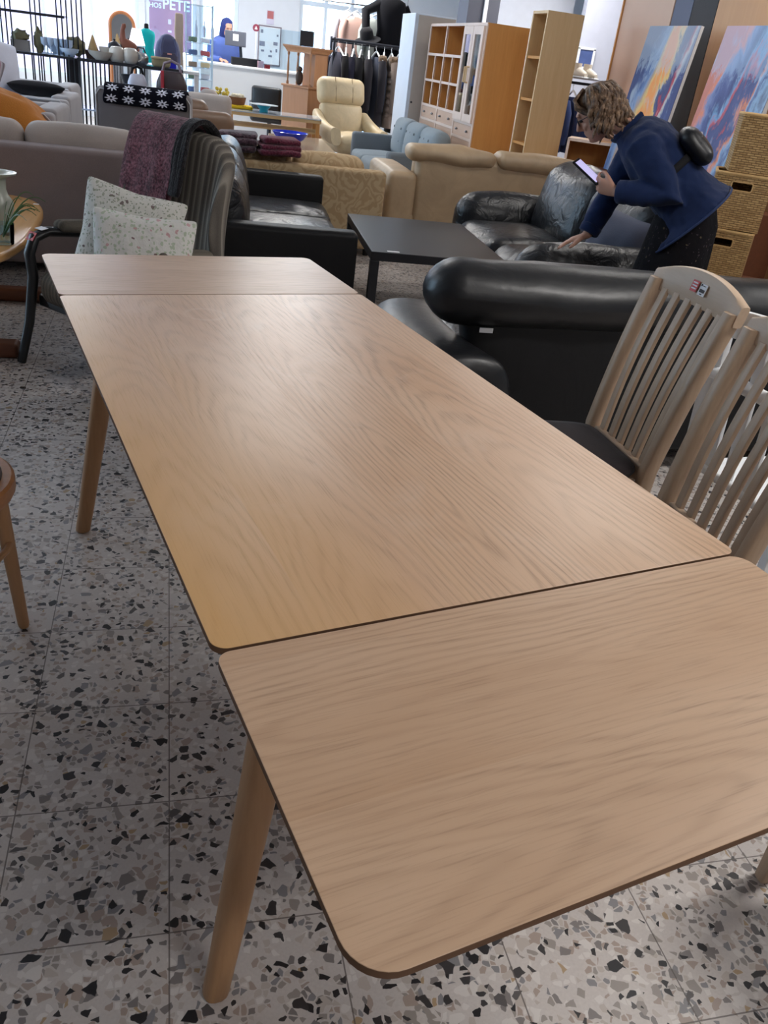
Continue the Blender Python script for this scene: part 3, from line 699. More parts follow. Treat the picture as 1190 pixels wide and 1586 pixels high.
# ------------------------------------------------------------------ upholstery builders
def sofa(name, label, loc, rot, L, dep, hs, ha, hb, aw, bt, mats, nc, ctop=None, cushion_t=0.2, r=0.045, puff=0.03, arm_r=None, cover_back=True, legs=True, wob=0.004, cat='sofa', lean=6, group=None, seat_h=0.17, back_r=None, arm_puff=0.0, headrest=False, leg_mat=None, buttons=False):
    """front faces -y; origin on the floor under the centre"""
    mf, mc = mats
    t = thing(name, label, cat, loc, rot, group)
    arm_r = arm_r or r
    obj('base', MB().rbox((0, 0.01, (0.07+hs-seat_h+0.03)/2), (L-aw*0.6, dep-0.06, hs-seat_h+0.03-0.07), 0.02), mf, t)
    for s in (-1, 1):
        obj('arm', MB().rbox((s*(L/2-aw/2), 0, (0.06+ha)/2), (aw, dep, ha-0.06), arm_r, (arm_puff, 0, arm_puff*0.6), M=I4, wob=wob, seed=s), mf, t, smooth=60)
    bw = L if cover_back else L-2*aw+0.02
    obj('backrest', MB().rbox((0, dep/2-bt/2, (0.06+hb)/2), (bw, bt, hb-0.06), back_r or r, (0, 0, 0), wob=wob*0.6), mf, t, smooth=60)
    iw = (L-2*aw)/nc
    for i in range(nc):
        x = -L/2+aw+iw*(i+0.5)
        obj('seat_cushion', MB().rbox((x, -0.03-bt*0.35, hs-seat_h/2+0.01), (iw-0.008, dep-bt*0.7-0.04, seat_h), 0.05, (0, 0.015, puff), wob=wob, seed=i), mc, t, smooth=60)
        if ctop:
            hh = ctop-hs+0.02
            M = T(x, dep/2-bt-cushion_t*0.42, hs+hh/2-0.01) @ RX_(R(-lean))
            c = obj('back_cushion', MB().rbox((0, 0, 0), (iw-0.012, cushion_t, hh), 0.07, (0.008, puff*1.4, 0.012), n=6, M=M, wob=wob*2, seed=i+5), mc, t, smooth=60)
            if buttons:
                for bz in (0.03, 0.16):
                    for bx in (-iw*0.28, 0, iw*0.28):
                        obj('button', MB().ell((bx, -cushion_t/2-puff*0.9, bz-0.06), (0.013, 0.006, 0.013), M, 8, 6), mf, c)
    if headrest:
        for i in range(nc):
            x = -L/2+aw*0.55+(L-1.1*aw)/nc*(i+0.5)
            obj('headrest', MB().rbox((x, dep/2-bt*0.55, hb+0.0), ((L-1.1*aw)/nc-0.01, bt+0.08, 0.12), 0.055, (0.0, 0.01, 0.02), n=8, wob=0.018, seed=i*3), mc, t, smooth=60)
    if legs:
        for sx in (-1, 1):
            for sy in (-1, 1):
                obj('leg', MB().lathe([(0.022, 0), (0.028, 0.08)], (sx*(L/2-0.09), sy*(dep/2-0.09), 0), 12), leg_mat or M_black, t)
    return t
def drape(name, label, cat, mat, path, x0, x1, sag=0.0, thick=0.012, loc=(0, 0, 0), rot=0, wave=0.012, nu=26, nv=18, seed=0, group=None, uvs=None, zig=0.0):
    """cloth laid over something: path is a polyline in (y, z); width runs along x"""
    P = [Vector((0, p[0], p[1])) for p in path]
    L = [0]
    for a, b in zip(P, P[1:]): L.append(L[-1]+(b-a).length)
    def at(s):
        s *= L[-1]
        for i in range(len(P)-1):
            if s <= L[i+1] or i == len(P)-2:
                return P[i].lerp(P[i+1], (s-L[i])/max(1e-6, L[i+1]-L[i]))
    def fn(u, v):
        p = at(v); x = x0+(x1-x0)*u
        k = mnoise.noise(Vector((u*5+seed, v*4, seed)))
        ed = zig*math.sin(v*9+seed)*(1 if u > 0.5 else -1)*abs(2*u-1)
        return (x+0.01*mnoise.noise(Vector((v*6, u*3, seed+4)))+ed, p.y+wave*k, p.z+abs(wave*k)*0.8+0.4*wave*mnoise.noise(Vector((u*11, v*9, seed))))
    m = MB().sheet(fn, nu, nv)
    o = obj(name, m, mat, None, smooth=60, solid=thick, subsurf=1, uvscale=uvs)
    o.location = loc; o.rotation_euler = (0, 0, rot)
    return tag(o, label, cat, group)

# ------------------------------------------------------------------ striped wing armchair with cushions and blanket
M_stripe = striped('striped upholstery', (106, 100, 94), (172, 164, 152), (84, 80, 76), 0.075, 0)
M_seatstripe = striped('striped seat', (92, 86, 78), (122, 114, 102), (74, 68, 64), 0.05, 0)
ac = thing('armchair', 'striped grey wing armchair with black wooden arms behind the table', 'armchair', (-0.635, 3.0, 0), R(-48))
# local front -y
obj('seat', MB().rbox((0, -0.03, 0.345), (0.58, 0.58, 0.15), 0.06, (0.0, 0.02, 0.03), n=6), M_seatstripe, ac, smooth=60)
rings = []
for k in range(13):
    q = k/12; z = 0.34+0.66*q; y = 0.26+0.12*q
    hw = 0.245+0.055*math.sin(PI*min(1, q*1.05))*1.0
    if q > 0.86: hw *= 1-0.55*((q-0.86)/0.14)**2
    th = 0.065
    pts = []
    for a in range(28):
        tt = 2*PI*a/28; cs, sn = math.cos(tt), math.sin(tt)
        x = hw*math.copysign(abs(cs)**0.5, cs); yy = th*math.copysign(abs(sn)**0.7, sn)
        wing = 0.16*math.sin(PI*min(1, max(0, (q-0.12)/0.88)))**0.7*max(0, (abs(x)/0.3-0.55)/0.45)**1.6
        pts.append((x, y+yy-wing, z+(0.02 if q == 1 else 0)))
    rings.append(pts)
obj('backrest', MB().loft(rings), M_stripe, ac, smooth=70, subsurf=1)
for s in (-1, 1):
    fr = MB().tube([(s*0.33, -0.40, 0.0), (s*0.325, -0.345, 0.18), (s*0.32, -0.31, 0.38), (s*0.325, -0.315, 0.48), (s*0.325, -0.285, 0.545), (s*0.325, -0.22, 0.565), (s*0.325, 0.05, 0.535), (s*0.32, 0.30, 0.47)],
                   [0.018, 0.020, 0.022, 0.022, 0.023, 0.022, 0.020, 0.018], 12, flat=1.25, up=(0, 1, 0))
    a = obj('arm_frame', fr, M_black, ac)
    obj('arm_pad', MB().rbox((0, 0, 0), (0.075, 0.30, 0.05), 0.024, (0.004, 0, 0.006), M=T(s*0.325, -0.02, 0.572) @ RX_(R(-5))), M_seatstripe, a, smooth=60)
    if s == -1:
        obj('price_sticker', MB().box((0, 0, 0), (0.05, 0.035, 0.002), T(s*0.325, -0.245, 0.581) @ RX_(R(8))), M_paper, a, label='white price sticker')
        obj('red_sticker', MB().box((0, 0, 0), (0.05, 0.04, 0.002), T(s*0.325, -0.299, 0.553) @ RX_(R(52))), M_red, a, label='red sticker')
    obj('rear_leg', MB().tube([(s*0.27, 0.36, 0.0), (s*0.27, 0.30, 0.3)], [0.016, 0.022], 10), M_black, ac)
obj('front_rail', B(((0, -0.29, 0.28), (0.60, 0.03, 0.05)), ((0, 0.27, 0.28), (0.55, 0.03, 0.05)), ((-0.3, 0, 0.28), (0.03, 0.58, 0.05)), ((0.3, 0, 0.28), (0.03, 0.58, 0.05))), M_black, ac, bevel=0.006)
GREENW = (222, 220, 212)
M_fl1 = floral('floral quilt speckled', GREENW, [((160, 166, 146), 64, 0.35, 0.34), ((92, 62, 62), 38, 0.80, 0.28), ((136, 146, 122), 90, 0.5, 0.32)])
M_fl2 = floral('floral quilt posies', (224, 222, 216), [((176, 190, 162), 60, 0.3, 0.4), ((206, 156, 158), 36, 0.78, 0.32), ((110, 60, 66), 44, 0.88, 0.28)])
def cushion(name, label, mat, loc, rot, w, h, t, group=None, seed=0, cat='cushion'):
    o = obj(name, MB().pillow(w, h, t, seed=seed), mat, None, smooth=70, subsurf=1)
    o.location = loc; o.rotation_euler = rot
    return tag(o, label, cat, group)
cushion('cushion', 'large white floral cushion with small dark blossoms, leaning behind the other one', M_fl1, (-0.66, 2.84, 0.605), (R(-16), R(9), R(-16)), 0.43, 0.42, 0.13, 'floral cushions on the armchair', 1)
cushion('cushion', 'front white floral cushion with green and pink posies in the armchair', M_fl2, (-0.60, 2.70, 0.555), (R(-20), R(3), R(-6)), 0.42, 0.38, 0.13, 'floral cushions on the armchair', 2)
M_burg = knit('burgundy knit', (70, 28, 40), (172, 112, 124), 85)
def adrape():
    Mx = ac.matrix_basis
    # folded blanket hung over the far half of the chair back, from the seat side over the top
    path = [(0.165, 0.62), (0.195, 0.74), (0.235, 0.90), (0.275, 1.01), (0.33, 1.055), (0.39, 1.05), (0.45, 1.00), (0.465, 0.88), (0.455, 0.76)]
    return path
o = drape('throw_blanket', 'burgundy mottled knitted throw hung over the armchair back', 'blanket', M_burg, adrape(), -0.33, 0.0, thick=0.03, loc=(-0.635, 3.0, 0), rot=R(-48), wave=0.012, seed=3)
o = drape('scarf', 'narrow black knitted strip hanging along the burgundy throw', 'scarf', knit('black knit', (16, 14, 18), (40, 36, 42), 60), [(p[0]-0.012, p[1]+0.012) for p in adrape()[1:]], 0.0, 0.065, thick=0.022, loc=(-0.635, 3.0, 0), rot=R(-48), wave=0.006, seed=9)

# ------------------------------------------------------------------ sofas around
M_greige = fabric('greige sofa cloth', (138, 124, 122), 0.95, 0.15)
M_cream = fabric('pale sofa cloth', (178, 166, 158), 0.95, 0.15)
sofa('sofa', 'greige fabric sofa seen from behind, left of the striped armchair', (-1.65, 5.03, 0), R(180), 2.36, 0.92, 0.44, 0.60, 0.735, 0.20, 0.18, (M_greige, M_cream), 3, 0.83, 0.17, r=0.03, puff=0.015, wob=0.004)
sofa('sofa', 'black leather sofa facing the low black table, its arm end towards us', (0.06, 4.50, 0), R(86), 2.16, 0.94, 0.42, 0.60, 0.66, 0.13, 0.16, (M_leatherdull, M_leather), 3, 0.80, 0.2, r=0.03, wob=0.004, lean=10)
M_dam = damask('damask cloth', (188, 164, 130), (160, 132, 96))
sofa('sofa', 'beige flower patterned sofa seen from behind, beyond the low black table', (0.42, 6.06, 0), R(180), 1.40, 0.80, 0.42, 0.55, 0.64, 0.14, 0.16, (M_dam, M_dam), 2, 0.70, 0.18, r=0.03, puff=0.02)
M_khaki = leather('khaki leather', (170, 146, 116), 0.5, 0.2, 5)
sofa('sofa', 'beige leather sofa with puffy headrests seen from behind', (2.12, 6.42, 0), R(178), 1.78, 0.92, 0.44, 0.62, 0.77, 0.24, 0.16, (M_khaki, M_khaki), 2, 0.80, 0.18, r=0.05, arm_puff=0.02, cover_back=False, headrest=True)
M_gt = fabric('blue grey wool', (108, 115, 121), 0.95, 0.2)
M_gt2 = fabric('pale blue grey wool', (134, 144, 150), 0.95, 0.2)
sofa('sofa', 'blue grey button tufted sofa in front of the pigeonhole cabinet', (1.98, 8.60, 0), R(-91), 2.12, 0.78, 0.42, 0.61, 0.68, 0.13, 0.15, (M_gt, M_gt2), 3, 0.81, 0.18, r=0.035, buttons=True)
M_brown = leather('brown leather', (104, 78, 58), 0.5, 0.15)
sofa('sofa', 'brown leather sofa with rounded arms beyond the damask one', (-0.42, 7.95, 0), R(182), 1.0, 0.9, 0.44, 0.68, 0.80, 0.22, 0.2, (M_brown, M_brown), 1, 0.86, 0.2, r=0.09)
sofa('armchair', 'pale cream armchair standing behind the brown leather sofa', (-0.05, 9.66, 0), R(176), 0.50, 0.6, 0.44, 0.66, 0.84, 0.14, 0.15, (M_cream, M_cream), 1, 0.86, 0.14, r=0.06, cat='armchair')

# black leather sofa facing left (the woman leans on it)
sr = thing('sofa', 'black leather sofa with fat rounded arms under the woman’s hand', 'sofa', (2.02, 4.28, 0), R(-91))
obj('base', MB().rbox((0, -0.04, 0.16), (2.0, 0.74, 0.2), 0.04), M_leather2, sr)
for s in (-1, 1):
    obj('arm', MB().rbox((s*0.92, -0.06-0.05*(s+1), 0.34), (0.28, 0.80+0.10*(s+1), 0.55), 0.13, (0.03, 0.03, 0.03), n=7, wob=0.010, seed=s+3), M_leather, sr, smooth=70)
for i in range(2):
    x = -0.40+0.8*i
    obj('seat_cushion', MB().rbox((x, -0.14, 0.33), (0.79, 0.72, 0.24), 0.10, (0, 0.05, 0.04), n=8, wob=0.012, seed=i), M_leather, sr, smooth=70)
    obj('back_cushion', MB().rbox((x, 0.22, 0.62), (0.84, 0.28, 0.54), 0.13, (0.02, 0.05, 0.04), n=8, M=T(x, 0.22, 0.62) @ RX_(R(-12)) @ T(-x, -0.22, -0.62), wob=0.014, seed=i+7), M_leather, sr, smooth=70)
obj('backrest', MB().rbox((0, 0.30, 0.42), (1.96, 0.16, 0.68), 0.07), M_leather2, sr, smooth=70)
sp_ = cushion('cushion', 'pale grey cushion lying in the black leather sofa behind the woman', fabric('grey cushion', (96, 98, 112), 0.9), (2.02, 3.62, 0.60), (R(-24), R(4), R(-62)), 0.40, 0.40, 0.14, None, 4)

# front black leather sofa, back towards the table
sf = thing('sofa', 'black leather sofa with its back to the dining chairs', 'sofa', (1.54, 2.20, 0), R(179))
# local x is mirrored (rot 180): camera-left end is +x ; front is -y (away from the camera)
pan = []
for k in range(11):
    z = 0.10+0.60*k/10; q = k/10
    y0 = 0.315-0.03*q
    xl = 0.87+0.12*q
    ring = []
    for a in range(36):
        tt = 2*PI*a/36; cs, sn = math.cos(tt), math.sin(tt)
        ring.append((xl*math.copysign(abs(cs)**0.18, cs), y0-0.08+0.09*math.copysign(abs(sn)**0.5, sn), z))
    pan.append(ring)
obj('backrest', MB().loft(pan), M_leatherdull, sf, smooth=70, bevel=0.015)
for i in range(2):
    obj('headrest', MB().rbox((0.54-1.06*i, 0.22, 0.685), (1.13, 0.26, 0.225), 0.112, (0.02, 0.03, 0.01), n=9, wob=0.010, seed=i+2), M_leather2, sf, smooth=70)
for s in (-1, 1):
    rings = []
    for k in range(13):
        q = k/12; y = 0.44-0.90*q
        out = 1.09+0.16*math.sin(PI*min(1, q*0.9+0.05))**0.8
        zt = 0.52-0.03*q+0.025*math.sin(PI*q)
        hw = 0.17+0.02*math.sin(PI*min(1, q*0.85+0.08))
        if k == 12: hw *= 0.75; zt -= 0.05
        c = (s*(out-hw*0.85), y, (zt+0.10)/2)
        if k == 0:
            for e_, f_ in ((0.045, 0.45), (0.038, 0.75), (0.02, 0.93)): rings.append(ering((c[0], y+e_, c[2]), (hw*f_, 0, 0), (0, 0, (zt-0.10)/2*f_), 24, 2.8))
        rings.append(ering(c, (hw, 0, 0), (0, 0, (zt-0.10)/2), 24, 2.8))
    obj('arm', MB().loft(rings), M_leather2, sf, smooth=180, subsurf=1)
obj('base', MB().rbox((0, -0.08, 0.18), (2.0, 0.66, 0.2), 0.04), M_leather2, sf)
for i in range(2):
    obj('seat_cushion', MB().rbox((0.48-0.96*i, -0.12, 0.34), (0.95, 0.62, 0.2), 0.09, (0, 0.03, 0.03), n=6), M_leather, sf, smooth=70)
obj('price_label', MB().box((0.89, 0.302, 0.565), (0.052, 0.004, 0.018), RZ(0)), M_paper, sf, label='white paper price label')

# grey chair with granny square blanket, seen from behind
M_gc = fabric('mid grey cloth', (118, 114, 116), 0.95, 0.15)
M_pipe = plain('pale piping', (190, 190, 194), 0.8)
gc = thing('armchair', 'grey high back armchair seen from behind with a black crochet throw', 'armchair', (-0.63, 6.98, 0), R(172))
obj('backrest', MB().rbox((0, 0.33, 0.53), (0.74, 0.14, 0.86), 0.04, (0, 0.015, 0.01)), M_gc, gc, smooth=60)
obj('seat', MB().rbox((0, -0.05, 0.32), (0.66, 0.62, 0.22), 0.05, (0, 0, 0.03)), M_gc, gc, smooth=60)
for s in (-1, 1): obj('arm', MB().rbox((s*0.355, -0.03, 0.36), (0.09, 0.66, 0.5), 0.03), M_gc, gc, smooth=60)
for sx in (-0.33, 0.33):
    for q in (-0.3, 0.36): obj('leg', MB().lathe([(0.02, 0), (0.026, 0.24 if q < 0 else 0.12)], (sx, q, 0), 10), M_black, gc)
obj('piping', MB().tube([(-0.365, 0.392, 0.14), (-0.362, 0.396, 0.9), (-0.33, 0.398, 0.945), (0.33, 0.398, 0.945), (0.362, 0.396, 0.9), (0.365, 0.392, 0.14)], 0.006, 6), M_pipe, gc)
drape('crochet_throw', 'black crochet throw with white flower squares over the grey chair back', 'blanket', granny('granny squares'), [(0.42, 0.845), (0.425, 0.90), (0.41, 0.965), (0.36, 0.985), (0.29, 0.975), (0.235, 0.93), (0.22, 0.85)], -0.34, 0.30, thick=0.02, loc=(-0.63, 6.98, 0), rot=R(172), wave=0.010, seed=5, uvs=(5, 5))

# light grey armchairs side-on at the far left
def side_chair(label, x, y, hb):
    t = thing('armchair', label, 'armchair', (x, y, 0), R(-92), 'light grey armchairs at the far left')
    obj('arm', MB().rbox((0.36, 0.0, 0.06+(hb-0.06)/2), (0.12, 0.86, hb-0.06), 0.03), M_lg, t, smooth=60); obj('arm', MB().rbox((-0.36, 0.0, 0.06+(hb-0.06)/2), (0.12, 0.86, hb-0.06), 0.03), M_lg, t, smooth=60)
    obj('backrest', MB().rbox((0, 0.36, 0.06+(hb-0.04)/2), (0.62, 0.15, hb-0.04), 0.03), M_lg, t, smooth=60)
    obj('seat', MB().rbox((0, -0.04, 0.34), (0.62, 0.7, 0.24), 0.05, (0, 0, 0.03)), M_lg, t, smooth=60)
    for s in (-1, 1):
        obj('piping', MB().tube([(s*0.422, -0.40, hb-0.008), (s*0.422, 0.37, hb-0.008), (s*0.422, 0.42, hb-0.06), (s*0.422, 0.428, 0.14)], 0.007, 6), M_pipe, t)
    for s in (-1, 1):
        for q in (-0.36, 0.36): obj('leg', MB().lathe([(0.02, 0), (0.025, 0.08)], (s*0.36, q, 0), 10), M_black, t)
    return t
M_lg = fabric('light grey cloth', (160, 156, 158), 0.95, 0.12)
side_chair('light grey armchair with pale piping next to the mustard blanket', -1.66, 6.02, 0.82)
side_chair('light grey armchair with pale piping, second in the row behind the greige sofa', -1.67, 7.06, 0.83)
side_chair('light grey armchair with higher back at the glass shelves, third in the row', -1.76, 8.10, 0.84)
o = cushion('cushion', 'white pillow standing on the second light grey armchair', fabric('white pillow', (206, 208, 222), 0.9), (-1.80, 7.06, 0.98), (R(-14), R(14), R(60)), 0.48, 0.46, 0.14, None, 3)
M_ps = striped('pink striped', (206, 200, 212), (170, 120, 140), (90, 80, 96), 0.16, 0)
o = cushion('cushion', 'white pillow with pink and dark stripes at the far left edge', M_ps, (-1.86, 6.30, 0.98), (R(-14), R(30), R(40)), 0.46, 0.42, 0.13, None, 6)
o = cushion('cushion', 'flat black cushion lying on top of the light grey armchair', plain('black cloth', (20, 20, 26), 0.9), (-1.54, 7.1, 0.86), (R(80), 0, R(8)), 0.44, 0.40, 0.10, None, 8)
def must(u, v):
    x = -0.46+0.92*u; y = -0.26+0.52*v
    d = math.sqrt(max(0, 1-(x/0.47)**2*0.95))*math.sqrt(max(0, 1-(y/0.27)**2*0.9))
    return (x+0.02*mnoise.noise(Vector((u*5, v*5, 1))), y+0.02*mnoise.noise(Vector((u*5, v*5, 7))), -0.10+0.24*d+0.05*mnoise.noise(Vector((u*4, v*3, 2)))+0.025*mnoise.noise(Vector((u*11, v*7, 5))))
o = obj('mustard_blanket', MB().sheet(must, 26, 18), fabric('mustard knit', (178, 112, 46), 0.95, 0.5, 120), None, smooth=70, solid=0.03, subsurf=1)
o.location = (-1.62, 5.52, 0.81); o.rotation_euler = (R(6), R(14), R(10)); tag(o, 'mustard yellow bundled blanket behind the greige sofa cushions', 'blanket')
# throws on the damask sofa
M_aub = knit('aubergine stripe knit', (46, 30, 40), (104, 78, 88), 50)
M_crim = knit('crimson knit', (74, 18, 40), (142, 62, 84), 90)
def bundle(name, label, mat, loc, rot, sx, sy, sz, seed):
    m = MB()
    for k in range(3):
        m.rbox((0.01*k, 0.008*k, sz*(k+0.5)/3), (sx*(1-0.04*k), sy*(1-0.05*k), sz/3*1.15), sz/6.4, (0.01, 0.01, 0.008), n=8, wob=0.014, seed=seed+k*1.7)
    o = obj(name, m, mat, None, smooth=70); o.location = loc; o.rotation_euler = (0, 0, rot)
    return tag(o, label, 'blanket')
bundle('folded_blanket', 'dark aubergine ribbed blanket folded on the patterned sofa back', M_aub, (-0.02, 5.80, 0.69), R(-4), 0.30, 0.26, 0.12, 1)
bundle('folded_blanket', 'crimson knitted blanket folded beside the aubergine one', M_crim, (0.29, 5.77, 0.685), R(6), 0.30, 0.24, 0.11, 5)

# recliner
M_crm = leather('cream leather', (196, 176, 140), 0.45, 0.18, 6)
rc = thing('recliner', 'cream leather reclining chair with padded headrest by the coat rail', 'armchair', (1.78, 10.75, 0), R(14))
Mb = T(0, 0.22, 0.42) @ RX_(R(-14))
obj('backrest', MB().rbox((0, 0, 0.20), (0.60, 0.16, 0.42), 0.07, (0.0, 0.03, 0), n=6, M=Mb), M_crm, rc, smooth=70)
obj('headrest', MB().rbox((0, -0.01, 0.54), (0.66, 0.20, 0.32), 0.09, (0.0, 0.03, 0.01), n=6, M=Mb), M_crm, rc, smooth=70)
for x in (-0.12, 0.12): obj('seam', MB().tube([(x, -0.12, 0.40), (x, -0.135, 0.55), (x, -0.11, 0.69)], 0.006, 6, Mb), plain('seam', (150, 128, 96), 0.7), rc)
obj('seat', MB().rbox((0, -0.08, 0.38), (0.60, 0.62, 0.20), 0.08, (0, 0.02, 0.04), n=6), M_crm, rc, smooth=70)
for s in (-1, 1):
    obj('arm', MB().loft([ering((s*(0.34+0.02*math.sin(q*3)), 0.26-0.64*q, 0.47+0.16*(1-q)**2), (0.07, 0, 0), (0, 0.03, 0.10), 16, 3) for q in [k/8 for k in range(9)]]), M_crm, rc, smooth=70)
obj('base', MB().lathe([(0.30, 0.0), (0.31, 0.03), (0.10, 0.06), (0.06, 0.10), (0.06, 0.30)], seg=28), wood('recliner wood', (150, 100, 60), (110, 70, 40), 'X'), rc)

# ------------------------------------------------------------------ low tables
M_lack = plain('black laminate', (40, 40, 44), 0.36, 0.45)
ct = thing('coffee_table', 'square edged low black coffee table between the black sofas', 'coffee table', (1.045, 4.28, 0), R(-4.0))
obj('tabletop', MB().box((0, 0, 0.425), (0.80, 1.18, 0.05)), M_lack, ct, bevel=0.003)
for sx in (-1, 1):
    for sy in (-1, 1): obj('leg', MB().box((sx*0.375, sy*0.565, 0.20), (0.05, 0.05, 0.40)), M_lack, ct, bevel=0.002)
obj('price_label', MB().box((-0.27, -0.552, 0.4508), (0.07, 0.028, 0.0012)), M_paper, ct, label='small white price label')
M_honey = wood('honey pine', (206, 160, 106), (180, 130, 78), 'Y', 0.24, 0.5)
rt = thing('oval_table', 'honey coloured wooden coffee table with rounded edge at the left', 'coffee table', (-1.68, 3.72, 0), 0)
pts = []
for a in range(48):
    tt = 2*PI*a/48; cs, sn = math.cos(tt), math.sin(tt)
    pts.append((0.53*math.copysign(abs(cs)**0.55, cs), 0.86*math.copysign(abs(sn)**0.62, sn)))
obj('tabletop', MB().prism(pts, 0.415, 0.46), M_honey, rt, bevel=0.016, bseg=4)
M_redw = wood('red brown wood', (110, 66, 44), (76, 44, 30), 'X', 0.5)
for y in (0.26, -0.66):
    f_ = obj('trestle_foot', MB().rbox((0.11, y, 0.035), (0.80, 0.10, 0.07), 0.02), M_redw, rt)
    obj('column', MB().rbox((0.0, y, 0.24), (0.30, 0.06, 0.36), 0.01), M_redw, f_)
obj('price_label', MB().box((0.46, 0.58, 0.4606), (0.03, 0.02, 0.001)), M_paper, rt, label='small white price label')
vs_ = thing('vase', 'white glazed vase with flared lip on the honey table', 'vase', (-1.275, 3.50, 0.461))
M_glaze = plain('vase glaze', (186, 190, 178), 0.25)
obj('body', MB().lathe([(0.0, 0.0), (0.05, 0.0), (0.052, 0.012), (0.036, 0.03), (0.05, 0.07), (0.068, 0.115), (0.066, 0.145), (0.046, 0.178), (0.04, 0.20), (0.042, 0.24), (0.05, 0.255), (0.09, 0.268), (0.092, 0.275), (0.08, 0.278), (0.05, 0.268), (0.036, 0.25), (0.0, 0.245)], seg=32), M_glaze, vs_, smooth=60)
obj('foot', MB().box((0.0, 0, 0.006), (0.10, 0.10, 0.012)), wood('vase foot', (150, 116, 90), (120, 90, 66), 'X'), vs_)
pl = thing('trailing_plant', 'thin green trailing grass plant in a glass on the honey table', 'plant', (-1.23, 3.28, 0.461))
obj('glass_pot', MB().lathe([(0.0, 0.0), (0.045, 0.0), (0.052, 0.09), (0.048, 0.09), (0.042, 0.006), (0.0, 0.006)], seg=24), M_glass, pl)
M_leaf = plain('grass leaf', (70, 104, 52), 0.5)
for k in range(11):
    a = R(-70+16*k); ln = 0.16+0.10*random.random(); hh = 0.10+0.06*random.random()
    P = [(math.cos(a)*ln*q, math.sin(a)*ln*q, 0.03+hh*math.sin(q*2.2)+(0.03*q)) for q in [i/8 for i in range(9)]]
    obj('blade', MB().tube(P, [0.004*(1-0.8*i/8)+0.0006 for i in range(9)], 5, flat=0.4), M_leaf, pl)
# ------------------------------------------------------------------ pigeonhole cabinet, bookcase, wardrobes
M_pale = wood('pale edge', (222, 200, 186), (200, 172, 152), 'Z', 0.45, 0.6, 0.3)
M_drawer = wood('drawer front', (204, 172, 150), (178, 140, 114), 'X', 0.42, 0.6, 0.35)
cab = thing('shelf_cabinet', 'alder wall unit with pigeonholes, drawers and a pair of glass doors', 'cabinet', (2.62, 8.61, 0), R(-90))
CW, CD, CH = 1.98, 0.42, 1.80
m = B(((-CW/2+0.012, 0, CH/2), (0.024, CD, CH)), ((CW/2-0.012, 0, CH/2), (0.024, CD, CH)), ((0, 0, CH-0.013), (CW-0.05, CD-0.004, 0.024)), ((0, 0, 0.05), (CW-0.05, CD-0.004, 0.03)), ((0, CD/2-0.009, CH/2), (CW-0.05, 0.012, CH-0.06)))
obj('carcass', m, M_cherry, cab)
cw = CW/3; fy = -CD/2
sh = MB(); ed = MB()
def vdiv(x, z0, z1, t=0.022): sh.box((x, 0.0, (z0+z1)/2), (t-0.002, CD-0.03, z1-z0-0.012)); ed.box((x, fy-0.001, (z0+z1)/2), (t+0.004, 0.012, z1-z0))
def hdiv(x0, x1, z, t=0.022): sh.box(((x0+x1)/2, 0.0, z), (x1-x0-0.03, CD-0.036, t)); ed.box(((x0+x1)/2, fy+0.0, z), (x1-x0-0.02, 0.0105, t+0.004))
for x in (-CW/2+0.012, -CW/2+cw, -CW/2+2*cw, CW/2-0.012): vdiv(x, 0.07, CH-0.01)
hdiv(-CW/2, CW/2, CH-0.012)
for i in range(2):
    a = -CW/2+cw*i; b_ = a+cw
    hdiv(a, b_, 1.50); hdiv(a, b_, 0.985); hdiv(a, b_, 0.84); vdiv((a+b_)/2, 0.985, 1.50, 0.018)
    hdiv(a+0.02, b_-0.02, 1.24, 0.02)
hdiv(CW/2-cw, CW/2, 0.92); hdiv(CW/2-cw, CW/2, 0.78)
obj('shelf', sh, M_cherry, cab); obj('front_edge', ed, M_pale, cab)
for i in range(3):
    x = -CW/2+cw*(i+0.5); zz = [(0.85, 0.975), (0.56, 0.83), (0.33, 0.55), (0.08, 0.32)] if i < 2 else [(0.79, 0.91), (0.56, 0.77), (0.33, 0.55), (0.08, 0.32)]
    for z0, z1 in zz:
        d = obj('drawer', MB().box((x, fy+0.01, (z0+z1)/2), (cw-0.03, 0.02, z1-z0-0.006)), M_drawer, cab, bevel=0.003)
        for s in (-1, 1): obj('knob', MB().ell((x+s*0.17, fy-0.012, (z0+z1)/2), (0.012, 0.014, 0.012)), M_metal, d)
for s in (-1, 1):
    xc = CW/2-cw/2+s*0.155; z0, z1 = 0.935, 1.77; wd = 0.30
    d = obj('door', B(((xc-wd/2+0.03, fy-0.018, (z0+z1)/2), (0.06, 0.022, z1-z0)), ((xc+wd/2-0.03, fy-0.018, (z0+z1)/2), (0.06, 0.022, z1-z0)), ((xc, fy-0.018, z0+0.035), (wd-0.12, 0.022, 0.07)), ((xc, fy-0.018, z1-0.035), (wd-0.12, 0.022, 0.07))), M_pale, cab)
    obj('pane', MB().box((xc, fy-0.018, (z0+z1)/2), (wd-0.1, 0.006, z1-z0-0.1)), glass('cabinet glass', (226, 226, 226), 0.3), d)
    hx = xc-s*0.125
    obj('handle', MB().tube([(hx, fy-0.026, 1.28), (hx, fy-0.055, 1.285), (hx, fy-0.055, 1.415), (hx, fy-0.026, 1.42)], 0.009, 8), M_birch, d)
bc = thing('bookcase', 'tall narrow birch bookcase side-on next to the pigeonhole cabinet', 'bookcase', (2.85, 7.05, 0), R(-90))
m = B(((0.165, 0, 0.96), (0.022, 0.34, 1.92)), ((-0.165, 0, 0.96), (0.022, 0.34, 1.92)), ((0, 0, 1.909), (0.308, 0.338, 0.022)), ((0, 0, 0.06), (0.308, 0.338, 0.022)), ((0, 0.16, 0.98), (0.308, 0.01, 1.83)))
obj('carcass', m, M_birch, bc)
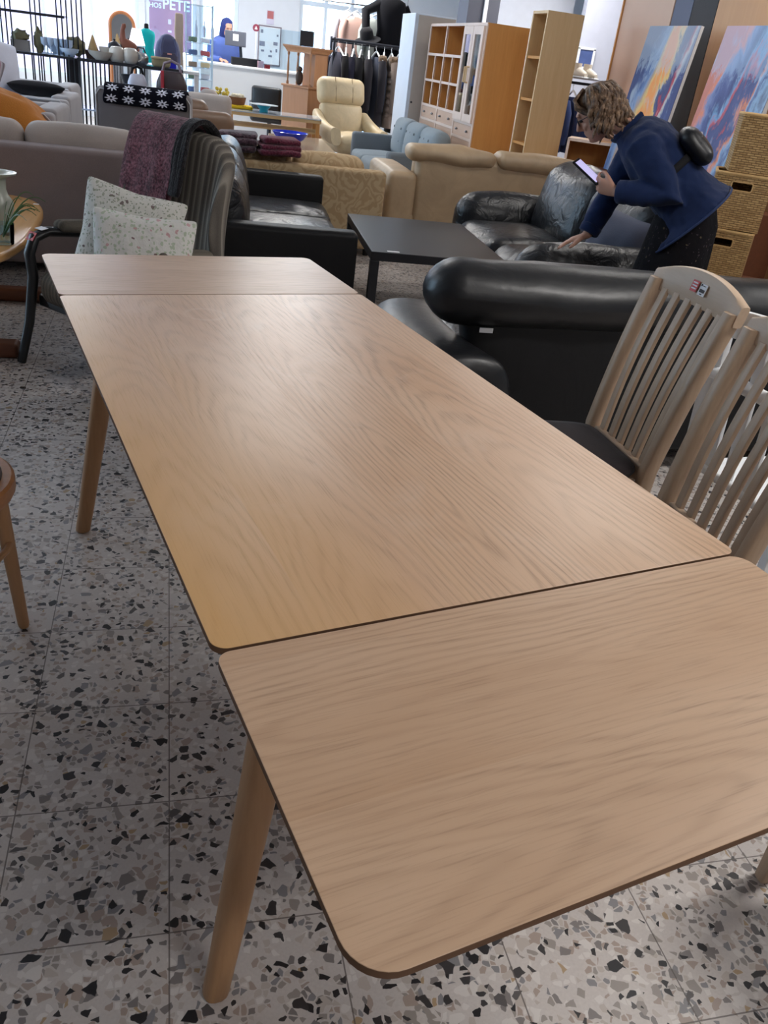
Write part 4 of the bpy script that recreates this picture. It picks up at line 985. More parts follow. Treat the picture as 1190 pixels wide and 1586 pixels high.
for z in (0.46, 0.85, 1.22, 1.56): obj('shelf', MB().box((0, -0.01, z), (0.306, 0.30, 0.022)), M_cherry, bc)
ww = thing('wardrobe', 'plain white wardrobe standing left of the pigeonhole cabinet', 'wardrobe', (2.48, 10.02, 0), 0)
obj('carcass', MB().box((0, 0, 0.945), (0.48, 0.62, 1.89)), plain('white wardrobe', (206, 214, 226), 0.5), ww, bevel=0.004)
obj('side_panel', MB().box((0.02, -0.315, 0.945), (0.44, 0.012, 1.86)), plain('white side in shade', (176, 168, 160), 0.6), ww)  # beige tone paints the shade on the white wardrobe's near side
obj('lock', MB().lathe([(0, 0), (0.012, 0), (0.012, 0.006), (0, 0.006)], (0, 0, 0), 12, T(-0.18, -0.322, 0.98) @ RX_(R(90))), M_darkmetal, ww)
ob = thing('small_bookcase', 'low open alder bookcase behind the leaning person', 'bookcase', (3.12, 6.42, 0), R(-30))
m = B(((0.19, 0, 0.48), (0.02, 0.30, 0.96)), ((-0.19, 0, 0.48), (0.02, 0.30, 0.96)), ((0, 0, 0.971), (0.40, 0.30, 0.02)), ((0, 0, 0.05), (0.358, 0.298, 0.02)), ((0, 0.14, 0.51), (0.358, 0.01, 0.89)), ((0, 0, 0.5), (0.356, 0.26, 0.02)))
obj('carcass', m, M_cherry, ob)
obj('front_edge', B(((0.19, -0.152, 0.49), (0.022, 0.006, 0.98)), ((-0.19, -0.152, 0.49), (0.022, 0.006, 0.98)), ((0, -0.152, 0.97), (0.40, 0.006, 0.022))), M_pale, ob)
wa = thing('wardrobe', 'beige wardrobe with an orange wooden edge behind the left painting', 'wardrobe', (3.88, 6.90, 0), R(-90))
obj('carcass', MB().box((0, 0, 1.10), (0.90, 0.55, 2.20)), plain('beige front', (206, 172, 150), 0.55, var=0.03), wa, bevel=0.003)
obj('edge_strip', MB().box((-0.455, -0.26, 1.10), (0.018, 0.06, 2.20)), M_cherry, wa)
o = obj('panel', MB().box((3.86, 6.30, 1.12), (0.5, 0.28, 2.24)), plain('slate panel', (102, 108, 128), 0.7)); tag(o, 'slate blue upright panel between the beige and the black cupboards', 'panel')
o = obj('black_cabinet', MB().box((3.86, 5.975, 1.12), (0.5, 0.355, 2.24)), plain('black cupboard', (30, 26, 28), 0.6), bevel=0.003); tag(o, 'tall narrow black cupboard between the two paintings', 'cupboard')
wb = thing('wardrobe', 'tall tan wooden wardrobe behind the right painting and the wicker baskets', 'wardrobe', (3.90, 4.83, 0), R(-90))
obj('carcass', MB().box((0, 0, 1.12), (1.90, 0.56, 2.24)), M_tan, wb, bevel=0.004)
for s in (-1, 1):
    d = obj('door', MB().box((s*0.475, -0.29, 1.14), (0.94, 0.02, 2.14)), wood('tan door', (198, 150, 104), (176, 124, 78), 'Z', 0.45, 0.4, 0.35), wb, bevel=0.003)
    obj('handle', MB().tube([(s*0.06, -0.30, 1.0), (s*0.06, -0.33, 1.01), (s*0.06, -0.33, 1.16), (s*0.06, -0.30, 1.17)], 0.007, 8), M_metal, d)
o = obj('rod', MB().tube([(3.52, 4.72, 0.95), (3.55, 4.68, 2.3)], 0.008, 8), M_white); tag(o, 'thin white rod leaning on the tan wardrobe', 'rod')
sb = thing('sideboard', 'low dark sideboard carrying the two paintings', 'sideboard', (3.26, 5.22, 0), R(-90))
obj('carcass', MB().box((0, 0, 0.40), (2.2, 0.46, 0.76)), M_redw, sb, bevel=0.004)
for s in (-1, 0, 1): obj('door', MB().box((s*0.73, -0.235, 0.42), (0.71, 0.016, 0.66)), M_redw, sb, bevel=0.003)
BL = lambda *c: lin(c)
pa = abstract_paint('painting blue orange', 2.0, [(-0.1, BL(52, 66, 112)), (0.08, BL(70, 92, 140)), (0.20, BL(128, 152, 188)), (0.30, BL(178, 150, 130)), (0.36, BL(226, 190, 120)), (0.43, BL(238, 154, 84)), (0.54, BL(240, 160, 92)), (0.60, BL(232, 196, 120)), (0.64, BL(84, 90, 128)), (0.72, BL(58, 66, 112)), (0.80, BL(186, 60, 72)), (0.86, BL(200, 196, 190)), (0.93, BL(72, 84, 134)), (1.0, BL(64, 74, 122))], 0.34, (186, 198, 210))
pb = abstract_paint('painting blue coral', 6.3, [(-0.1, BL(206, 130, 116)), (0.05, BL(226, 140, 112)), (0.14, BL(130, 144, 186)), (0.24, BL(84, 96, 146)), (0.34, BL(70, 80, 126)), (0.42, BL(120, 160, 200)), (0.48, BL(198, 88, 96)), (0.53, BL(74, 82, 128)), (0.62, BL(84, 92, 140)), (0.68, BL(230, 142, 100)), (0.74, BL(150, 180, 212)), (0.82, BL(92, 104, 150)), (0.92, BL(146, 176, 206)), (1.0, BL(110, 124, 150))], 0.55, (170, 196, 224))
for (yc, lab, mt, dx) in ((5.76, 'abstract painting with an orange and yellow streak on blue, left of the black cupboard', pa, 0.0), (4.70, 'abstract painting in blue and coral, above the wicker baskets', pb, 0.02)):
    t = thing('painting', lab, 'painting', (3.14+dx, yc, 0.785), (0, R(7), 0))
    obj('canvas', MB().box((0.012, 0, 0.545), (0.024, 0.755, 1.09)), M_white, t); obj('picture', MB().box((-0.002, 0, 0.545), (0.004, 0.755, 1.09)), mt, t)

# wicker baskets
M_wick = wicker('wicker'); M_rim = wood('wicker rim', (214, 176, 120), (160, 118, 70), 'X', 0.6, 3, 0.6)
o = obj('bench', B(((0, 0, 0.36), (0.9, 0.42, 0.06)), ((-0.4, 0, 0.165), (0.06, 0.38, 0.33)), ((0.4, 0, 0.165), (0.06, 0.38, 0.33))), M_redw, bevel=0.004)
o.location = (3.08, 3.98, 0); o.rotation_euler = (0, 0, R(-36)); tag(o, 'low wooden bench under the stack of wicker baskets', 'bench')
def basket(label, loc, rot, flip=False):
    t = thing('wicker_basket', label, 'basket', loc, rot, 'wicker baskets in a stack')
    W, Dp, Hh = 0.335, 0.37, 0.315; th = 0.014
    m = MB(); hz0, hz1, hw = 0.225, 0.275, 0.062
    for sy in (-1, 1):
        y = sy*(Dp/2-th/2)
        if sy == -1:
            m.box((0, y, hz0/2), (W, th, hz0)); m.box((0, y, (hz1+Hh)/2), (W, th, Hh-hz1))
            for s in (-1, 1): m.box((s*(W/2+hw)/2, y, (hz0+hz1)/2), (W/2-hw, th, hz1-hz0))
        else: m.box((0, y, Hh/2), (W, th, Hh))
    for s in (-1, 1): m.box((s*(W/2-th/2), 0, Hh/2), (th, Dp-2*th, Hh))
    m.box((0, 0, th/2), (W-2*th, Dp-2*th, th))
    obj('body', m, M_wick, t, bevel=0.004)
    P = [(x, y, Hh) for x, y in rrect(-W/2+0.004, -Dp/2+0.004, W/2-0.004, Dp/2-0.004, 0.03, 4)]; P.append(P[0])
    obj('rim', MB().tube(P, 0.010, 8, cap=False), M_rim, t)
    P = [(x, -Dp/2+0.002, z) for x, z in rrect(-hw, hz0, hw, hz1, 0.012, 3)]; P.append(P[0])
    obj('handle_rim', MB().tube(P, 0.005, 6, cap=False), M_rim, t)
    return t
basket('wicker basket with handle hole, bottom one of the stack', (2.96, 3.94, 0.391), R(-38))
basket('wicker basket with handle hole, middle one of the stack', (2.97, 3.95, 0.716), R(-33))
basket('wicker basket turned with its closed side to the front, top one of the stack', (3.02, 3.93, 1.041), R(-30+180))
t = thing('appliance', 'light grey boxy appliance beside the bottom wicker basket', 'appliance', (3.62, 3.42, 0), R(-30))
obj('body', MB().rbox((0, 0, 0.42), (0.44, 0.44, 0.84), 0.02), plain('appliance grey', (150, 152, 152), 0.5), t); obj('tray', MB().rbox((0, -0.02, 0.87), (0.36, 0.34, 0.06), 0.01), M_blackmat, t)

# ------------------------------------------------------------------ tables with things between the sofas
M_gloss = wood('pale gloss table', (190, 170, 150), (160, 140, 122), 'Y', 0.12, 0.5, 0.4)
t = thing('coffee_table', 'glossy coffee table with the blue glass bowl behind the patterned sofa', 'coffee table', (0.88, 8.75, 0), R(-3))
obj('tabletop', MB().box((0, 0, 0.485), (0.62, 1.5, 0.03)), M_gloss, t, bevel=0.004)
for sx in (-1, 1):
    for sy in (-1, 1): obj('leg', MB().box((sx*0.27, sy*0.7, 0.235), (0.05, 0.05, 0.47)), M_gloss, t)
o = obj('blue_bowl', MB().lathe([(0.0, 0.0), (0.055, 0.0), (0.07, 0.012), (0.15, 0.07), (0.19, 0.125), (0.183, 0.127), (0.14, 0.078), (0.06, 0.02), (0.0, 0.016)], seg=36), plain('cobalt glass', (24, 48, 190), 0.08, 0.6), None, smooth=60)
o.location = (0.72, 8.42, 0.5); tag(o, 'wide cobalt blue glass bowl on the glossy coffee table', 'bowl')
gt = thing('glass_table', 'long glass topped table with a slatted lower shelf', 'table', (0.76, 10.35, 0), R(-4))
obj('tabletop', MB().box((0, 0, 0.655), (1.12, 0.60, 0.012)), plain('table glass', (180, 186, 192), 0.08, 0.6), gt)
M_bam = wood('bamboo', (206, 174, 126), (176, 140, 92), 'X', 0.45)
obj('frame', B(((0, -0.28, 0.63), (1.12, 0.03, 0.035)), ((0, 0.28, 0.63), (1.12, 0.03, 0.035)), ((-0.54, 0, 0.63), (0.03, 0.56, 0.035)), ((0.54, 0, 0.63), (0.03, 0.56, 0.035))), M_bam, gt)
for k in range(5): obj('slat', MB().box((0, -0.24+0.12*k, 0.50), (1.10, 0.035, 0.02)), M_bam, gt)
for sx in (-1, 1):
    for sy in (-1, 1): obj('leg', MB().box((sx*0.52, sy*0.26, 0.31), (0.045, 0.045, 0.62)), M_cherry, gt)
t = thing('pedestal_bowl', 'teal glass bowl with a wide pale rim on the glass topped table', 'bowl', (0.62, 10.25, 0.662))
obj('bowl', MB().lathe([(0, 0), (0.05, 0), (0.055, 0.01), (0.05, 0.03), (0.09, 0.075), (0.085, 0.078), (0.0, 0.04)], seg=28), plain('teal glass', (40, 160, 186), 0.1), t, smooth=60)
obj('plate', MB().lathe([(0.0, 0.076), (0.17, 0.08), (0.172, 0.086), (0.0, 0.084)], seg=32), plain('pale dish', (196, 206, 210), 0.2), t)
t = thing('basket', 'small brown basket with pale bundles on the glass topped table', 'basket', (0.32, 10.46, 0.70))
obj('body', MB().lathe([(0.0, 0.0), (0.085, 0.0), (0.105, 0.085), (0.098, 0.085), (0.08, 0.01), (0.0, 0.01)], seg=24), plain('brown wicker', (116, 76, 48), 0.8, var=0.3), t)
for k in range(6): obj('bundle', MB().ell((0.05*math.cos(k), 0.05*math.sin(k*1.0), 0.09), (0.035, 0.03, 0.03), wob=0.3, seed=k), plain('cream bundles', (214, 206, 180), 0.9), t)
o = obj('yellow_cloth', MB().rbox((0, 0, 0.017), (0.34, 0.24, 0.034), 0.015, (0, 0, 0.004), n=8, wob=0.008), floral('yellow cloth', (212, 176, 40), [((150, 110, 30), 30, 0.5, 0.35)]), None, smooth=60); o.location = (0.33, 10.44, 0.663); tag(o, 'yellow patterned folded cloth under the small brown basket', 'cloth')
o = thing('flower_bunch', 'bunch of dried yellow flowers beside the brown basket', 'flowers', (0.14, 10.62, 0.662))
for k in range(10):
    a = k*0.63; tip = (0.07*math.cos(a), 0.07*math.sin(a), 0.15+0.03*math.sin(k*2))
    s_ = obj('stem', MB().tube([(0, 0, 0), tip], 0.003, 5), M_leaf, o); obj('blossom', MB().ell(tip, (0.022, 0.022, 0.02), wob=0.3, seed=k), plain('yellow petals', (190, 168, 70), 0.9), s_)

# display cupboard with turned posts
M_dc = wood('display cupboard', (178, 132, 96), (148, 104, 72), 'Z', 0.45, 0.7)
dc = thing('display_cupboard', 'brown wooden display cupboard with turned posts and a cornice', 'cupboard', (1.30, 11.55, 0), R(-50))
obj('body', MB().box((0, 0, 0.465), (0.46, 0.40, 0.93)), M_dc, dc, bevel=0.004)
obj('moulding', MB().box((0, 0, 0.94), (0.50, 0.44, 0.025)), M_dc, dc, bevel=0.006)
obj('back_panel', B(((0, 0.17, 1.15), (0.42, 0.02, 0.40)), ((0.2, 0.05, 1.15), (0.02, 0.26, 0.40)), ((0, 0, 1.345), (0.42, 0.36, 0.02))), M_dc, dc)
obj('cornice', MB().loft([[(sx*(0.22+e), sy*(0.18+e), z) for sx, sy in ((-1, -1), (1, -1), (1, 1), (-1, 1))] for e, z in ((0, 1.35), (0.01, 1.37), (0.035, 1.40), (0.035, 1.415))]), M_dc, dc, smooth=0)
for sx, sy in ((-1, -1), (1, -1), (-1, 0.2)):
    obj('turned_post', MB().lathe([(0.016, 0.952), (0.018, 0.98), (0.009, 1.0), (0.013, 1.08), (0.016, 1.15), (0.011, 1.23), (0.009, 1.29), (0.018, 1.31), (0.016, 1.335)], (sx*0.195, sy*0.155, 0), 14), M_dc, dc, smooth=60)
o = thing('owl_figurine', 'dark owl figurine inside the display cupboard', 'figurine', (1.20, 11.50, 0.953))
M_owl = plain('owl', (64, 48, 40), 0.6); obj('body', MB().ell((0, 0, 0.09), (0.05, 0.045, 0.09)), M_owl, o); obj('head', MB().ell((0, 0, 0.19), (0.04, 0.038, 0.036)), M_owl, o)
o = obj('box', MB().box((0, 0, 0.09), (0.17, 0.10, 0.18)), plain('black box', (20, 18, 24), 0.5), None, bevel=0.004); o.location = (1.28, 11.55, 1.416); o.rotation_euler = (0, 0, R(-16)); tag(o, 'black box standing on the display cupboard', 'box')

# black office chairs
def office_chair(label, x, y, rot):
    t = thing('office_chair', label, 'office chair', (x, y, 0), rot, 'black office chairs near the counter')
    obj('backrest', MB().rbox((0, 0.22, 0.67), (0.42, 0.09, 0.40), 0.04, (0, 0.02, 0)), M_leather2, t, smooth=60); obj('seat', MB().rbox((0, -0.02, 0.46), (0.48, 0.46, 0.10), 0.05), M_leather2, t, smooth=60)
    obj('post', MB().lathe([(0.03, 0.06), (0.03, 0.41)], seg=12), M_darkmetal, t)
    for k in range(5): obj('foot', MB().tube([(0, 0, 0.08), (0.26*math.cos(k*1.257), 0.26*math.sin(k*1.257), 0.03)], 0.022, 8), M_darkmetal, t)
    for s in (-1, 1): obj('armrest', MB().tube([(s*0.25, 0.12, 0.46), (s*0.27, 0.10, 0.66), (s*0.27, -0.14, 0.66)], 0.014, 8), M_metal, t)
office_chair('black office chair left of the brown display cupboard', 0.90, 12.2, R(160)); office_chair('black office chair right of the brown display cupboard', 1.62, 12.32, R(200))

# ------------------------------------------------------------------ counter
cn = thing('counter', 'white shop counter in front of the windows', 'counter', (0.80, 12.95, 0))
M_ctr = plain('counter front', (206, 208, 210), 0.5, var=0.02)
obj('front', MB().box((0, -0.3, 0.52), (1.70, 0.04, 1.04)), M_ctr, cn); obj('side_panel', B(((-0.83, 0, 0.52), (0.04, 0.6, 1.04)), ((0.83, 0, 0.52), (0.04, 0.6, 1.04))), M_ctr, cn)
obj('worktop', MB().box((0, 0, 1.055), (1.74, 0.66, 0.03)), M_white, cn, bevel=0.004)
obj('screen', MB().box((0.36, -0.27, 1.33), (0.80, 0.006, 0.52)), M_glass, cn, label='clear protective screen')
mo = thing('monitor', 'dark grey till monitor seen from behind on the counter', 'monitor', (0.44, 12.86, 1.07), R(6))
obj('screen', MB().rbox((0, 0, 0.33), (0.30, 0.03, 0.19), 0.008), plain('monitor grey', (92, 96, 108), 0.5), mo); obj('stand', MB().tube([(0.09, 0.02, 0.0), (0.09, 0.025, 0.12), (0.07, 0.02, 0.30)], 0.022, 8), M_darkmetal, mo)
obj('base', MB().box((0.09, 0.02, 0.008), (0.2, 0.16, 0.016)), M_darkmetal, mo); obj('label', MB().box((0.0, -0.017, 0.345), (0.08, 0.002, 0.085)), M_paper, mo, label='white paper label')
o = obj('till_box', MB().rbox((0, 0, 0.05), (0.42, 0.24, 0.10), 0.01), M_blackmat); o.location = (0.60, 12.90, 1.07); tag(o, 'black till printer on the counter below the monitor', 'till')
o = obj('card_stand', B(((0, 0, 0.045), (0.09, 0.012, 0.09)), ((0, 0.02, 0.005), (0.09, 0.05, 0.01))), plain('pink card', (214, 170, 176), 0.7)); o.location = (0.80, 12.78, 1.07); tag(o, 'pink card on a small stand on the counter', 'card')
o = obj('red_box', MB().box((0, 0, 0.025), (0.08, 0.08, 0.05)), M_red); o.location = (0.90, 12.82, 1.07); tag(o, 'small red box on the counter', 'box')
t = thing('hand_fan_sign', 'round dark red sign on a thin stick above the counter', 'sign', (0.74, 13.02, 1.07))
obj('stick', MB().tube([(0, 0, 0), (0, 0, 0.46)], 0.007, 8), M_white, t); s_ = obj('disc', MB().lathe([(0, -0.006), (0.048, -0.006), (0.048, 0.006), (0, 0.006)], (0, 0, 0), 24, T(0, 0, 0.50) @ RX_(R(90))), plain('dark red', (120, 44, 64), 0.5), t)
obj('emblem', MB().prism([(-0.022, -0.018), (0.022, -0.018), (0.0, 0.024)], 0, 0.002, T(0, -0.007, 0.50) @ RX_(R(90))), M_paper, s_)
nb = thing('notice_board', 'white framed notice board with papers on the shop front wall', 'notice board', (1.14, BACK-0.015, 1.36))
obj('board', MB().box((0, 0, 0), (0.36, 0.02, 0.56)), M_paper, nb); obj('frame', B(((0, -0.012, 0.28), (0.38, 0.012, 0.016)), ((0, -0.012, -0.28), (0.38, 0.012, 0.016)), ((-0.18, -0.012, 0), (0.016, 0.012, 0.56)), ((0.18, -0.012, 0), (0.016, 0.012, 0.56))), plain('board frame', (120, 110, 120), 0.6), nb)
for x, z, w_, h_ in ((-0.13, 0.2, 0.04, 0.05), (-0.12, 0.02, 0.09, 0.07), (0.1, 0.04, 0.07, 0.05), (-0.11, -0.08, 0.05, 0.03), (0.03, -0.08, 0.03, 0.03), (0.12, -0.06, 0.03, 0.05), (0.02, -0.15, 0.06, 0.03), (0.13, 0.16, 0.03, 0.03)):
    obj('note', MB().box((x, -0.0115, z), (w_, 0.003, h_)), plain('note grey', (130, 132, 150), 0.8), nb)
t = thing('poster', 'small poster with a reddish picture on the shop front wall', 'poster', (1.14, BACK-0.006, 1.77))
obj('sheet', MB().box((0, 0, 0), (0.12, 0.006, 0.20)), plain('poster sheet', (200, 196, 214), 0.7), t); obj('picture', MB().box((0, -0.004, 0.035), (0.10, 0.003, 0.11)), plain('poster red', (178, 104, 104), 0.7, var=0.3), t)
# banner outside the window with lettering
bn = thing('banner', 'pinkish banner with white lettering hanging outside the shop window', 'banner', (-0.47, BACK+0.55, 0))
obj('sheet', MB().box((0, 0, 1.52), (0.72, 0.012, 0.86)), plain('banner cloth', (178, 132, 150), 0.8), bn)
def lettering(txt, size, x, z, y, parent, mat):
    cu = bpy.data.curves.new('lettering', 'FONT'); cu.body = txt; cu.size = size; cu.extrude = 0.002; cu.offset = size*0.02
    tmp = bpy.data.objects.new('tmp', cu); COL.objects.link(tmp)
    me = bpy.data.meshes.new_from_object(tmp.evaluated_get(bpy.context.evaluated_depsgraph_get())); bpy.data.objects.remove(tmp)
    o = bpy.data.objects.new('lettering', me); COL.objects.link(o); me.materials.clear(); me.materials.append(mat)
    o.parent = parent; o.location = (x, y, z); o.rotation_euler = (R(90), 0, 0); return o
M_let = plain('white letters', (244, 246, 250), 0.6)
lettering('PETE', 0.21, -0.115, 1.70, -0.012, bn, M_let); lettering('HOS', 0.10, -0.33, 1.70, -0.012, bn, M_let)
obj('small_print', B(((-0.21, -0.01, 1.815), (0.20, 0.004, 0.04)), ((0.0, -0.01, 1.52), (0.05, 0.004, 0.07)), ((0.0, -0.01, 1.38), (0.06, 0.004, 0.03)), ((0, -0.01, 1.28), (0.07, 0.004, 0.05))), plain('pale print', (222, 206, 218), 0.7), bn)

# ------------------------------------------------------------------ garments
def hanger(m, w=0.40, z=0.0):
    m.tube([(0, 0, z+0.12), (0, 0.02, z+0.14), (0, 0.03, z+0.11), (0, 0.0, z+0.06)], 0.003, 6)
    m.tube([(0, -w/2, z-0.06), (0, -0.03, z+0.05), (0, 0, z+0.06), (0, 0.03, z+0.05), (0, w/2, z-0.06)], 0.011, 8)
def coat(name, label, cat, mat, loc, rot, L, W=0.44, th=0.055, group=None, seed=0, sleeves=True, hang_mat=None, scale=1.0):
    """hanging garment: local y across the shoulders, x thin; loc is the rail point"""
    t = thing(name, label, cat, loc, rot, group)
    m = MB(); hanger(m, W*0.9, -0.14); obj('hanger', m, hang_mat or M_white, t)
    rings = []
    for k in range(12):
        q = k/11; z = -0.145-L*q
        wy = W*(0.16+0.34*min(1, (q/0.12))**0.6)*(1+0.10*q) if q < 0.12 else W*0.5*(0.94+0.16*q)
        tx = th*(0.5+0.5*min(1, q/0.15))*(1+0.25*q)
        ring = []
        for a in range(24):
            tt = 2*PI*a/24
            f = 1+0.16*math.sin(3*tt+seed+q*2)*q
            ring.append((tx*math.cos(tt)*f, wy*math.sin(tt), z))
        rings.append(ring)
    obj('body', MB().loft(rings), mat, t, smooth=70)
    if sleeves:
        for s in (-1, 1):
            obj('sleeve', MB().tube([(0.0, s*W*0.40, -0.20), (0.012, s*W*0.52, -0.32), (0.02, s*W*0.54, -0.55), (0.02, s*W*0.50, -0.145-min(L*0.85, 0.66))], [0.05, 0.058, 0.052, 0.045], 12), mat, t, smooth=70)
    return t
M_navy = fabric('navy coat', (30, 30, 46), 0.85, 0.1); M_blk = fabric('black coat', (20, 20, 24), 0.85, 0.1); M_slate = fabric('slate coat', (44, 50, 66), 0.85, 0.1); M_char = fabric('charcoal coat', (38, 36, 42), 0.85, 0.1)
M_taupe = fabric('taupe down coat', (122, 108, 100), 0.7, 0.1); M_fur = knit('fur trim', (70, 54, 42), (140, 116, 92), 40); M_den = fabric('denim', (44, 60, 104), 0.9, 0.2)
gr = thing('garment_rail', 'grey tubular garment rail full of dark coats', 'clothes rail', (2.22, 11.82, 0), R(-9))
for y in (0, 0.22): obj('rail', MB().tube([(-0.56, y, 1.55-0.02*(y > 0)), (0.56, y, 1.55-0.02*(y > 0))], 0.017, 10), M_darkmetal, gr)
for s in (-1, 1):
    obj('upright', MB().tube([(s*0.52, 0, 0.04), (s*0.52, 0, 1.57)], 0.016, 10), M_darkmetal, gr); obj('upright', MB().tube([(s*0.56, 0.22, 0.04), (s*0.56, 0.22, 1.58)], 0.016, 10), M_darkmetal, gr)
    obj('foot', MB().tube([(s*0.54, -0.30, 0.025), (s*0.54, 0.30, 0.025)], 0.018, 10), M_darkmetal, gr)
specs = [('navy wool coat, first on the rail from the left', M_navy, 0.95), ('black coat, second on the rail from the left', M_blk, 0.90), ('navy parka, third on the rail from the left', M_navy, 0.82), ('black jacket, fourth on the rail from the left', M_blk, 0.78), ('charcoal jacket in the middle of the rail', M_char, 0.80), ('slate blue coat left of the fur trimmed one', M_slate, 0.95), ('dark coat with brown fur collar', M_char, 0.85), ('quilted taupe down coat with fur trim near the right end of the rail', M_taupe, 0.86), ('black coat, last on the rail at the white wardrobe', M_blk, 0.92)]
for i, (lb, mt, L) in enumerate(specs):
    x = -0.46+0.105*i; c_, s__ = math.cos(R(-9)), math.sin(R(-9))
    p = (2.22+x*c_, 11.82+x*s__, 1.545)
    c = coat('coat', lb, 'coat', mt, p, R(-9+random.uniform(-14, 30)), L, 0.48, 0.066, 'dark coats on the grey rail', i)
    if i == 6: obj('fur_collar', MB().rbox((0, -0.12, -0.22), (0.12, 0.14, 0.20), 0.05, wob=0.02), M_fur, c, smooth=70)
    if i == 7:
        obj('fur_collar', MB().rbox((0, -0.14, -0.20), (0.13, 0.14, 0.16), 0.05, wob=0.02), M_fur, c, smooth=70)
        for k in range(7): obj('quilt_band', MB().rbox((0, -0.17, -0.33-0.085*k), (0.125, 0.15, 0.08), 0.035, (0.006, 0.006, 0)), M_taupe, c, smooth=70)
# upper garments and the mannequin behind the rail
def hung_shirt(label, mat, loc, rot, L):
    return coat('shirt', label, 'shirt', mat, loc, rot, L, 0.42, 0.04, 'pale shirts hanging by the shop door', 2)
o = obj('wall_rail', MB().tube([(1.62, 12.72, 2.02), (2.85, 12.55, 2.02)], 0.012, 8), M_metal); 
tag(o, 'thin steel rail hung with pale shirts by the shop door', 'clothes rail')
for x in (1.64, 2.83):
    obj('bracket', MB().tube([(x, 12.71-0.14*(x-1.64), 2.02), (x, 12.71-0.14*(x-1.64), CEIL)], 0.006, 6), M_metal, o)
hung_shirt('white blouse hanging with a pink scarf by the shop door', fabric('white blouse', (222, 220, 228), 0.9), (2.0, 12.667, 2.015), R(-70), 0.50)
hung_shirt('peach shirt hanging next to the white blouse', fabric('peach', (216, 178, 166), 0.9), (2.12, 12.65, 2.015), R(-76), 0.56)
hung_shirt('pale sage shirt hanging behind the black mannequin', fabric('sage', (168, 174, 168), 0.9), (2.42, 12.61, 2.015), R(-80), 0.56)
def torso(name, label, mat, loc, rot, arms=None, scale=1.0, head=True, zbot=0.0, stand=True):
    t = thing(name, label, 'mannequin', loc, rot)
    rings = []
    for q, hx, hy, y in ((0.0, 0.155, 0.10, 0.0), (0.12, 0.165, 0.105, 0), (0.28, 0.145, 0.095, 0), (0.42, 0.165, 0.115, -0.01), (0.52, 0.18, 0.11, 0.0), (0.58, 0.16, 0.085, 0.0), (0.615, 0.075, 0.06, 0.0), (0.63, 0.055, 0.05, 0.0)):
        rings.append(ering((0, y*scale, zbot+q*scale), (hx*scale, 0, 0), (0, hy*scale, 0), 24, 2.3))
    obj('garment', MB().loft(rings), mat, t, smooth=70)
    obj('neck', MB().lathe([(0.048*scale, 0.60*scale), (0.045*scale, 0.70*scale), (0.03*scale, 0.72*scale), (0, 0.725*scale)], (0, 0, zbot), 16), M_skin if head else M_blackmat, t)
    for P in arms or []: obj('sleeve', MB().tube(P, [0.06*scale, 0.055*scale, 0.045*scale], 12), mat, t, smooth=70)
    if stand: 
        obj('stand', MB().lathe([(0.14, 0.0), (0.14, 0.012), (0.012, 0.02), (0.012, 1.0)], (0, 0, -loc[2]), 16), M_metal, t)
    return t
torso('mannequin', 'black long sleeved top on a mannequin above the coat rail', fabric('black knit top', (14, 14, 20), 0.9), (2.53, 12.24, 1.40), R(4),
      [[(-0.17, 0, 0.64), (-0.37, -0.02, 0.54), (-0.36, -0.08, 0.25)], [(0.18, 0, 0.64), (0.30, 0.0, 0.46), (0.27, -0.02, 0.18)]], 1.2, stand=True)
hb_ = thing('hat', 'black brimmed hat on a stand above the coat rail', 'hat', (2.20, 12.12, 1.60), (R(14), R(-16), 0))
obj('crown', MB().lathe([(0.0, 0.15), (0.06, 0.145), (0.09, 0.11), (0.10, 0.0)], seg=24), M_blk, hb_, smooth=60); obj('brim', MB().lathe([(0.095, 0.005), (0.19, -0.02), (0.19, -0.012), (0.095, 0.018)], seg=28, cap=False), M_blk, hb_)
obj('stand', MB().tube([(0, 0, 0.0), (0.02, 0.0, -0.06)], 0.01, 8), M_metal, hb_)
o = obj('top_board', MB().box((0, 0, 0), (0.9, 0.22, 0.015)), M_darkmetal); o.location = (2.42, 12.14, 1.545); o.rotation_euler = (0, 0, R(-9)); tag(o, 'dark board under the black hat and mannequin', 'shelf')
for x in (-0.4, 0.4): obj('leg', MB().tube([(x, 0.05, -1.545), (x, 0.05, 0)], 0.014, 8), M_darkmetal, o)

# right rear: denim rail, shoes, picture
t = thing('garment_rail', 'steel rail with denim jackets at the rear right', 'clothes rail', (4.42, 9.25, 0), R(-12))
obj('rail', MB().tube([(-0.5, 0, 1.40), (0.5, 0, 1.40)], 0.015, 8), M_darkmetal, t)
for s in (-1, 1): obj('upright', MB().tube([(s*0.5, 0, 0), (s*0.5, 0, 1.42)], 0.015, 8), M_darkmetal, t)
obj('top_shelf', MB().box((0, 0, 1.45), (1.0, 0.32, 0.012)), M_metal, t)
for i in range(5):
    x = -0.40+0.13*i
    coat('denim_jacket', ['dark blue denim jacket, leftmost on the rear steel rail', 'blue denim jacket, second on the rear steel rail', 'navy jacket, third on the rear steel rail', 'blue jacket, fourth on the rear steel rail', 'navy jacket, last on the rear steel rail'][i], 'jacket', M_den if i < 3 else M_navy, (4.42+x*0.978, 9.25-x*0.208, 1.395), R(-12+random.uniform(0, 30)), 0.60, 0.44, 0.05, 'denim jackets on the rear rail', i)
